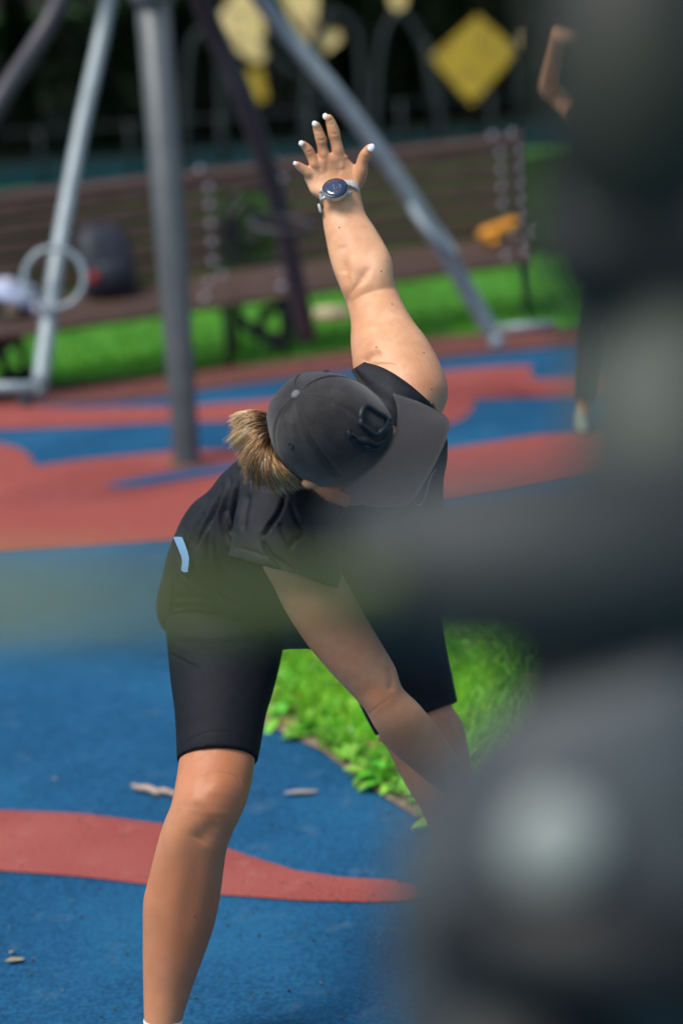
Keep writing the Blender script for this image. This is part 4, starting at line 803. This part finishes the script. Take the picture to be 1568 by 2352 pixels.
for s_ in (-1, 1):
    e_ = elb if s_ < 0 else np.array([-elb[0], elb[1], elb[2]]); e_ = e_*[1, 1, 1]
    m2.tube([w_(s_*.15, 0, 1.36), b0+e_*[.8, 1, 1]+[0, 0, -.06], b0+e_], [.055, .05, .048], 14); m2.ball(b0+e_, .05, 14)
    up_ = b0+np.array([e_[0]*.88, .05, e_[2]+.24]); hnd = w_(s_*.07, .1, 1.74)
    m2.tube([b0+e_, up_, hnd], [.05, .045, .03], 14)
    for k in range(4): m2.tube([hnd, hnd+[-s_*.05, .02+.0*k, -.03+.02*k], hnd+[-s_*.10, .02, -.04+.02*k]], [.013, .009, .007], 8)
    m2.tube([hnd, hnd+[-s_*.03, -.02, -.04]], [.012, .008], 8)
P2 = union(m2, 'person', SKIN, None, .009, 3); tag(P2, 'person standing behind the dark machine with hands behind the head, elbow showing', 'person')
c2 = MB(); c2.tube([w_(0, 0, .92), w_(0, 0, 1.1), w_(0, 0, 1.25), w_(0, 0, 1.4), w_(0, 0, 1.46)], [.165, .16, .17, .165, .08], 20)
for s_ in (-1, 1):
    e_ = elb if s_ < 0 else np.array([-elb[0], elb[1], elb[2]]); c2.tube([w_(s_*.1, 0, 1.35), w_(s_*.17, 0, 1.37), b0+e_*[.62, 1, 1]+[0, 0, -.10]], [.08, .075, .065], 16)
union(c2, 't_shirt', mat('olive_jersey', (.02, .023, .016), .8), P2, .012, 3)
c2 = MB(); c2.tube([w_(0, 0, .95), w_(0, 0, .82)], [.155, .15], 18); c2.tube([w_(.09, 0, .85), w_(.09, 0, .45), w_(.085, 0, .12)], [.10, .075, .055], 16); c2.tube([w_(-.075, 0, .85), w_(-.19, 0, .45), w_(-.25, 0, .12)], [.10, .075, .055], 16)
union(c2, 'trousers', mat('grey_trousers', (.024, .032, .024), .8), P2, .012, 3)
mb = MB(); mb.ball(w_(0, .02, 1.64), (.085, .095, .10), 18); mb.build('hair', mat('dark_hair_short', (.03, .02, .015), .6), P2)
for s_ in (-1, 1):
    xx = -.265 if s_ < 0 else .085; R = []
    for y_, w2, h_ in ((.06, .025, .06), (.03, .035, .08), (-.04, .04, .08), (-.10, .042, .055), (-.16, .035, .04), (-.19, .015, .025)):
        R.append([w_(xx+w2*math.cos(a)+s_*.01, y_, max(0.001, .012+(h_ if math.sin(a) > 0 else .012)*math.sin(a))) for a in np.arange(18)*math.pi/9])
    mb = MB(); mb.rings(R); mb.build('shoe', mat('pale_green_shoe', (.24, .30, .24), .6), P2)
# ------------------------------------------------------------ litter on the rubber
TW = mat('dry_wood', (.36, .25, .19), .8, c2=(.5, .38, .3), vs=60, bump=.6, bs=200)
def twig(px, r, label, name='twig'):
    pts = [G(x, y, z) for x, y, z in px]; o0_ = pts[0].copy(); mb = MB(); q = spline([p-o0_ for p in pts], 4); n = len(q); mb.tube(q, [r*(.5+.5*math.sin(math.pi*(i+.6)/(n+.2))) for i in range(n)], 8); o = mb.build(name, TW); o.location = o0_; tag(o, label, 'stick'); return o
twig([(303, 1803, .016), (318, 1810, .008), (340, 1811, .013), (362, 1820, .008), (380, 1817, .014), (420, 1832, .010)], .0095, 'pale broken stick lying on the blue rubber beside her knee', 'stick')
LB = mat('dry_leaf', (.32, .27, .12), .8)
def leafobj(x, y, L, Wd, rot, label, m=LB, name='fallen_leaf', cat='leaf'):
    g = G(x, y); mb = MB(); mid = []
    for t_ in np.linspace(0, 1, 7): mid.append((t_*L, math.sin(t_*math.pi)**.7*Wd/2, .002+.002*math.sin(t_*5)))
    Vv = []
    for (a, b_, z) in mid: Vv += [(a, -b_-.0003, z+.0015), (a, 0, z), (a, b_+.0003, z+.0015)]
    Fc = [(3*i+j, 3*i+j+1, 3*i+j+4, 3*i+j+3) for i in range(6) for j in (0, 1)]; mb.add(Vv, Fc); o = mb.build(name, m); o.location = (g[0], g[1], .003); o.rotation_euler[2] = rot; tag(o, label, cat); return o
leafobj(12, 2215, .045, .022, .3, 'small curled yellow-brown leaf at the left edge of the blue rubber')
leafobj(24, 2196, .02, .012, 1.4, 'tiny leaf scrap standing on the curled leaf at the left edge')
PL = mat('pale_dry_leaf', (.30, .27, .26), .8)
for (x, y, L, Wd, r_, lb) in ((648, 1828, .10, .03, .05, 'long pale dry leaf on blue rubber between leg and grass edge'), (120, 1795, .015, .012, 0, 'tiny pale scrap on the blue rubber at the left')):
    leafobj(x, y, L, Wd, r_, lb, PL)
n = 160; xs = rng.uniform(-100, 1000, n); ys = rng.uniform(1680, 2400, n); gp = np.array([G(a, b) for a, b in zip(xs, ys)]); V, Fc, C = ovals(gp[:, 0], gp[:, 1], np.full(n, .002), .006, .003, .05, (.22, .24, .22), .5)
colmesh('crumbs', V, Fc, C, LEAFM, 'stuff', 'tiny crumbs and dry bits scattered over the blue and coral rubber', 'crumbs')
# ------------------------------------------------------------ foreground machine, far out of focus
DF_ = 1.1
def Pf(x, y, d=DF_): return P(x, y, d)
mg = Pf(1470, 1900); MO = np.array([mg[0], mg[1], 0]); fm = empty('exercise_machine', MO); tag(fm, 'dark grey exercise machine with olive handle bar, far out of focus in the foreground', 'exercise machine')
FD = mat('machine_black', (.006, .007, .008), .6); FG = mat('machine_grey', (.036, .042, .044), .6, spec=.3); FGG = mat('machine_green_grey', (.038, .052, .042), .6, var=.15, vs=20); FO = mat('olive_yellow_grip', (.26, .28, .085), .6, var=.1, vs=40)
FH = mat('housing_grey', (.046, .058, .066), .55, var=.15, vs=18); FK = mat('pale_knob', (.32, .35, .335), .5); FT = mat('dark_olive_panel', (.020, .022, .016), .6)
def rel(q): return q-MO
c0 = Pf(1545, 950, DF_+.02); 
mb = MB(); x_, y_ = c0[0], c0[1]; mb.tube([rel(np.array([x_, y_, 0])), rel(Pf(1545, 2352, DF_+.05)), rel(Pf(1540, 1200, DF_+.03)), rel(Pf(1538, 690, DF_+.02))], [.05, .048, .046, .046], 24); mb.build('column', FGG, fm)
mb = MB(); mb.tube(spline([rel(Pf(1232, 580)), rel(Pf(1350, 562)), rel(Pf(1560, 550)), rel(Pf(1750, 550))], 4), [.018, .025, .031, .034, .037, .038, .038, .038, .038, .038, .038, .038, .036][:13], 24); mb.build('pivot_housing', FD, fm)
mb = MB(); mb.tube([rel(Pf(1470, -500)), rel(Pf(1468, 100)), rel(Pf(1466, 520))], [.044, .045, .045], 24); mb.build('upper_column', FT, fm)
mb = MB(); mb.tube([rel(Pf(790, 1312)), rel(Pf(810, 1310)), rel(Pf(1200, 1292)), rel(Pf(1700, 1275))], [.024, .035, .044, .047], 24); mb.build('cross_bar', FG, fm)
mb = MB(); mb.tube(spline([rel(Pf(-600, 1395, .78)), rel(Pf(200, 1385, .80)), rel(Pf(600, 1375, .88)), rel(Pf(900, 1340, 1.08))], 4), .0082, 16); mb.build('handle_bar', FO, fm)
mb = MB(); R = []
for (dd, sc) in ((-.03, .75), (-.02, .93), (0, 1), (.05, 1), (.07, .8)):
    cxy = (1330, 2050); ol = spline([(900, 2420), (890, 2150), (905, 1960), (970, 1810), (1090, 1670), (1240, 1585), (1410, 1530), (1700, 1520), (1750, 2420)], 4)
    R.append([rel(Pf(cxy[0]+(x-cxy[0])*sc, cxy[1]+(y-cxy[1])*sc, DF_+dd)) for x, y in ol])
mb.rings(R); mb.build('housing', FH, fm)
mb = MB(); kk = rel(Pf(1272, 1945, DF_-.035)); mb.ball(kk, (.0225, .012, .024), 24, (RT, fw, UP)); mb.build('knob', FK, fm)
mb = MB(); mb.tube([rel(Pf(1010, 2160, DF_-.02)), rel(Pf(1300, 2190, DF_-.05)), rel(Pf(1700, 2220, DF_-.05))], [.022, .026, .028], 18); mb.build('lower_link', FD, fm)
mb = MB(); mb.tube([rel(Pf(1360, 1380, DF_+.03)), rel(Pf(1345, 1500, DF_+.03)), rel(Pf(1330, 1720, DF_+.03))], [.036, .036, .038], 18); mb.build('link_arm', FD, fm)
mb = MB(); mb.tube([rel(Pf(1180, 2260, DF_)), rel(np.array([Pf(1180, 2352)[0], Pf(1180, 2352)[1]+.02, 0]))], [.05, .045], 18); mb.build('leg', FD, fm)
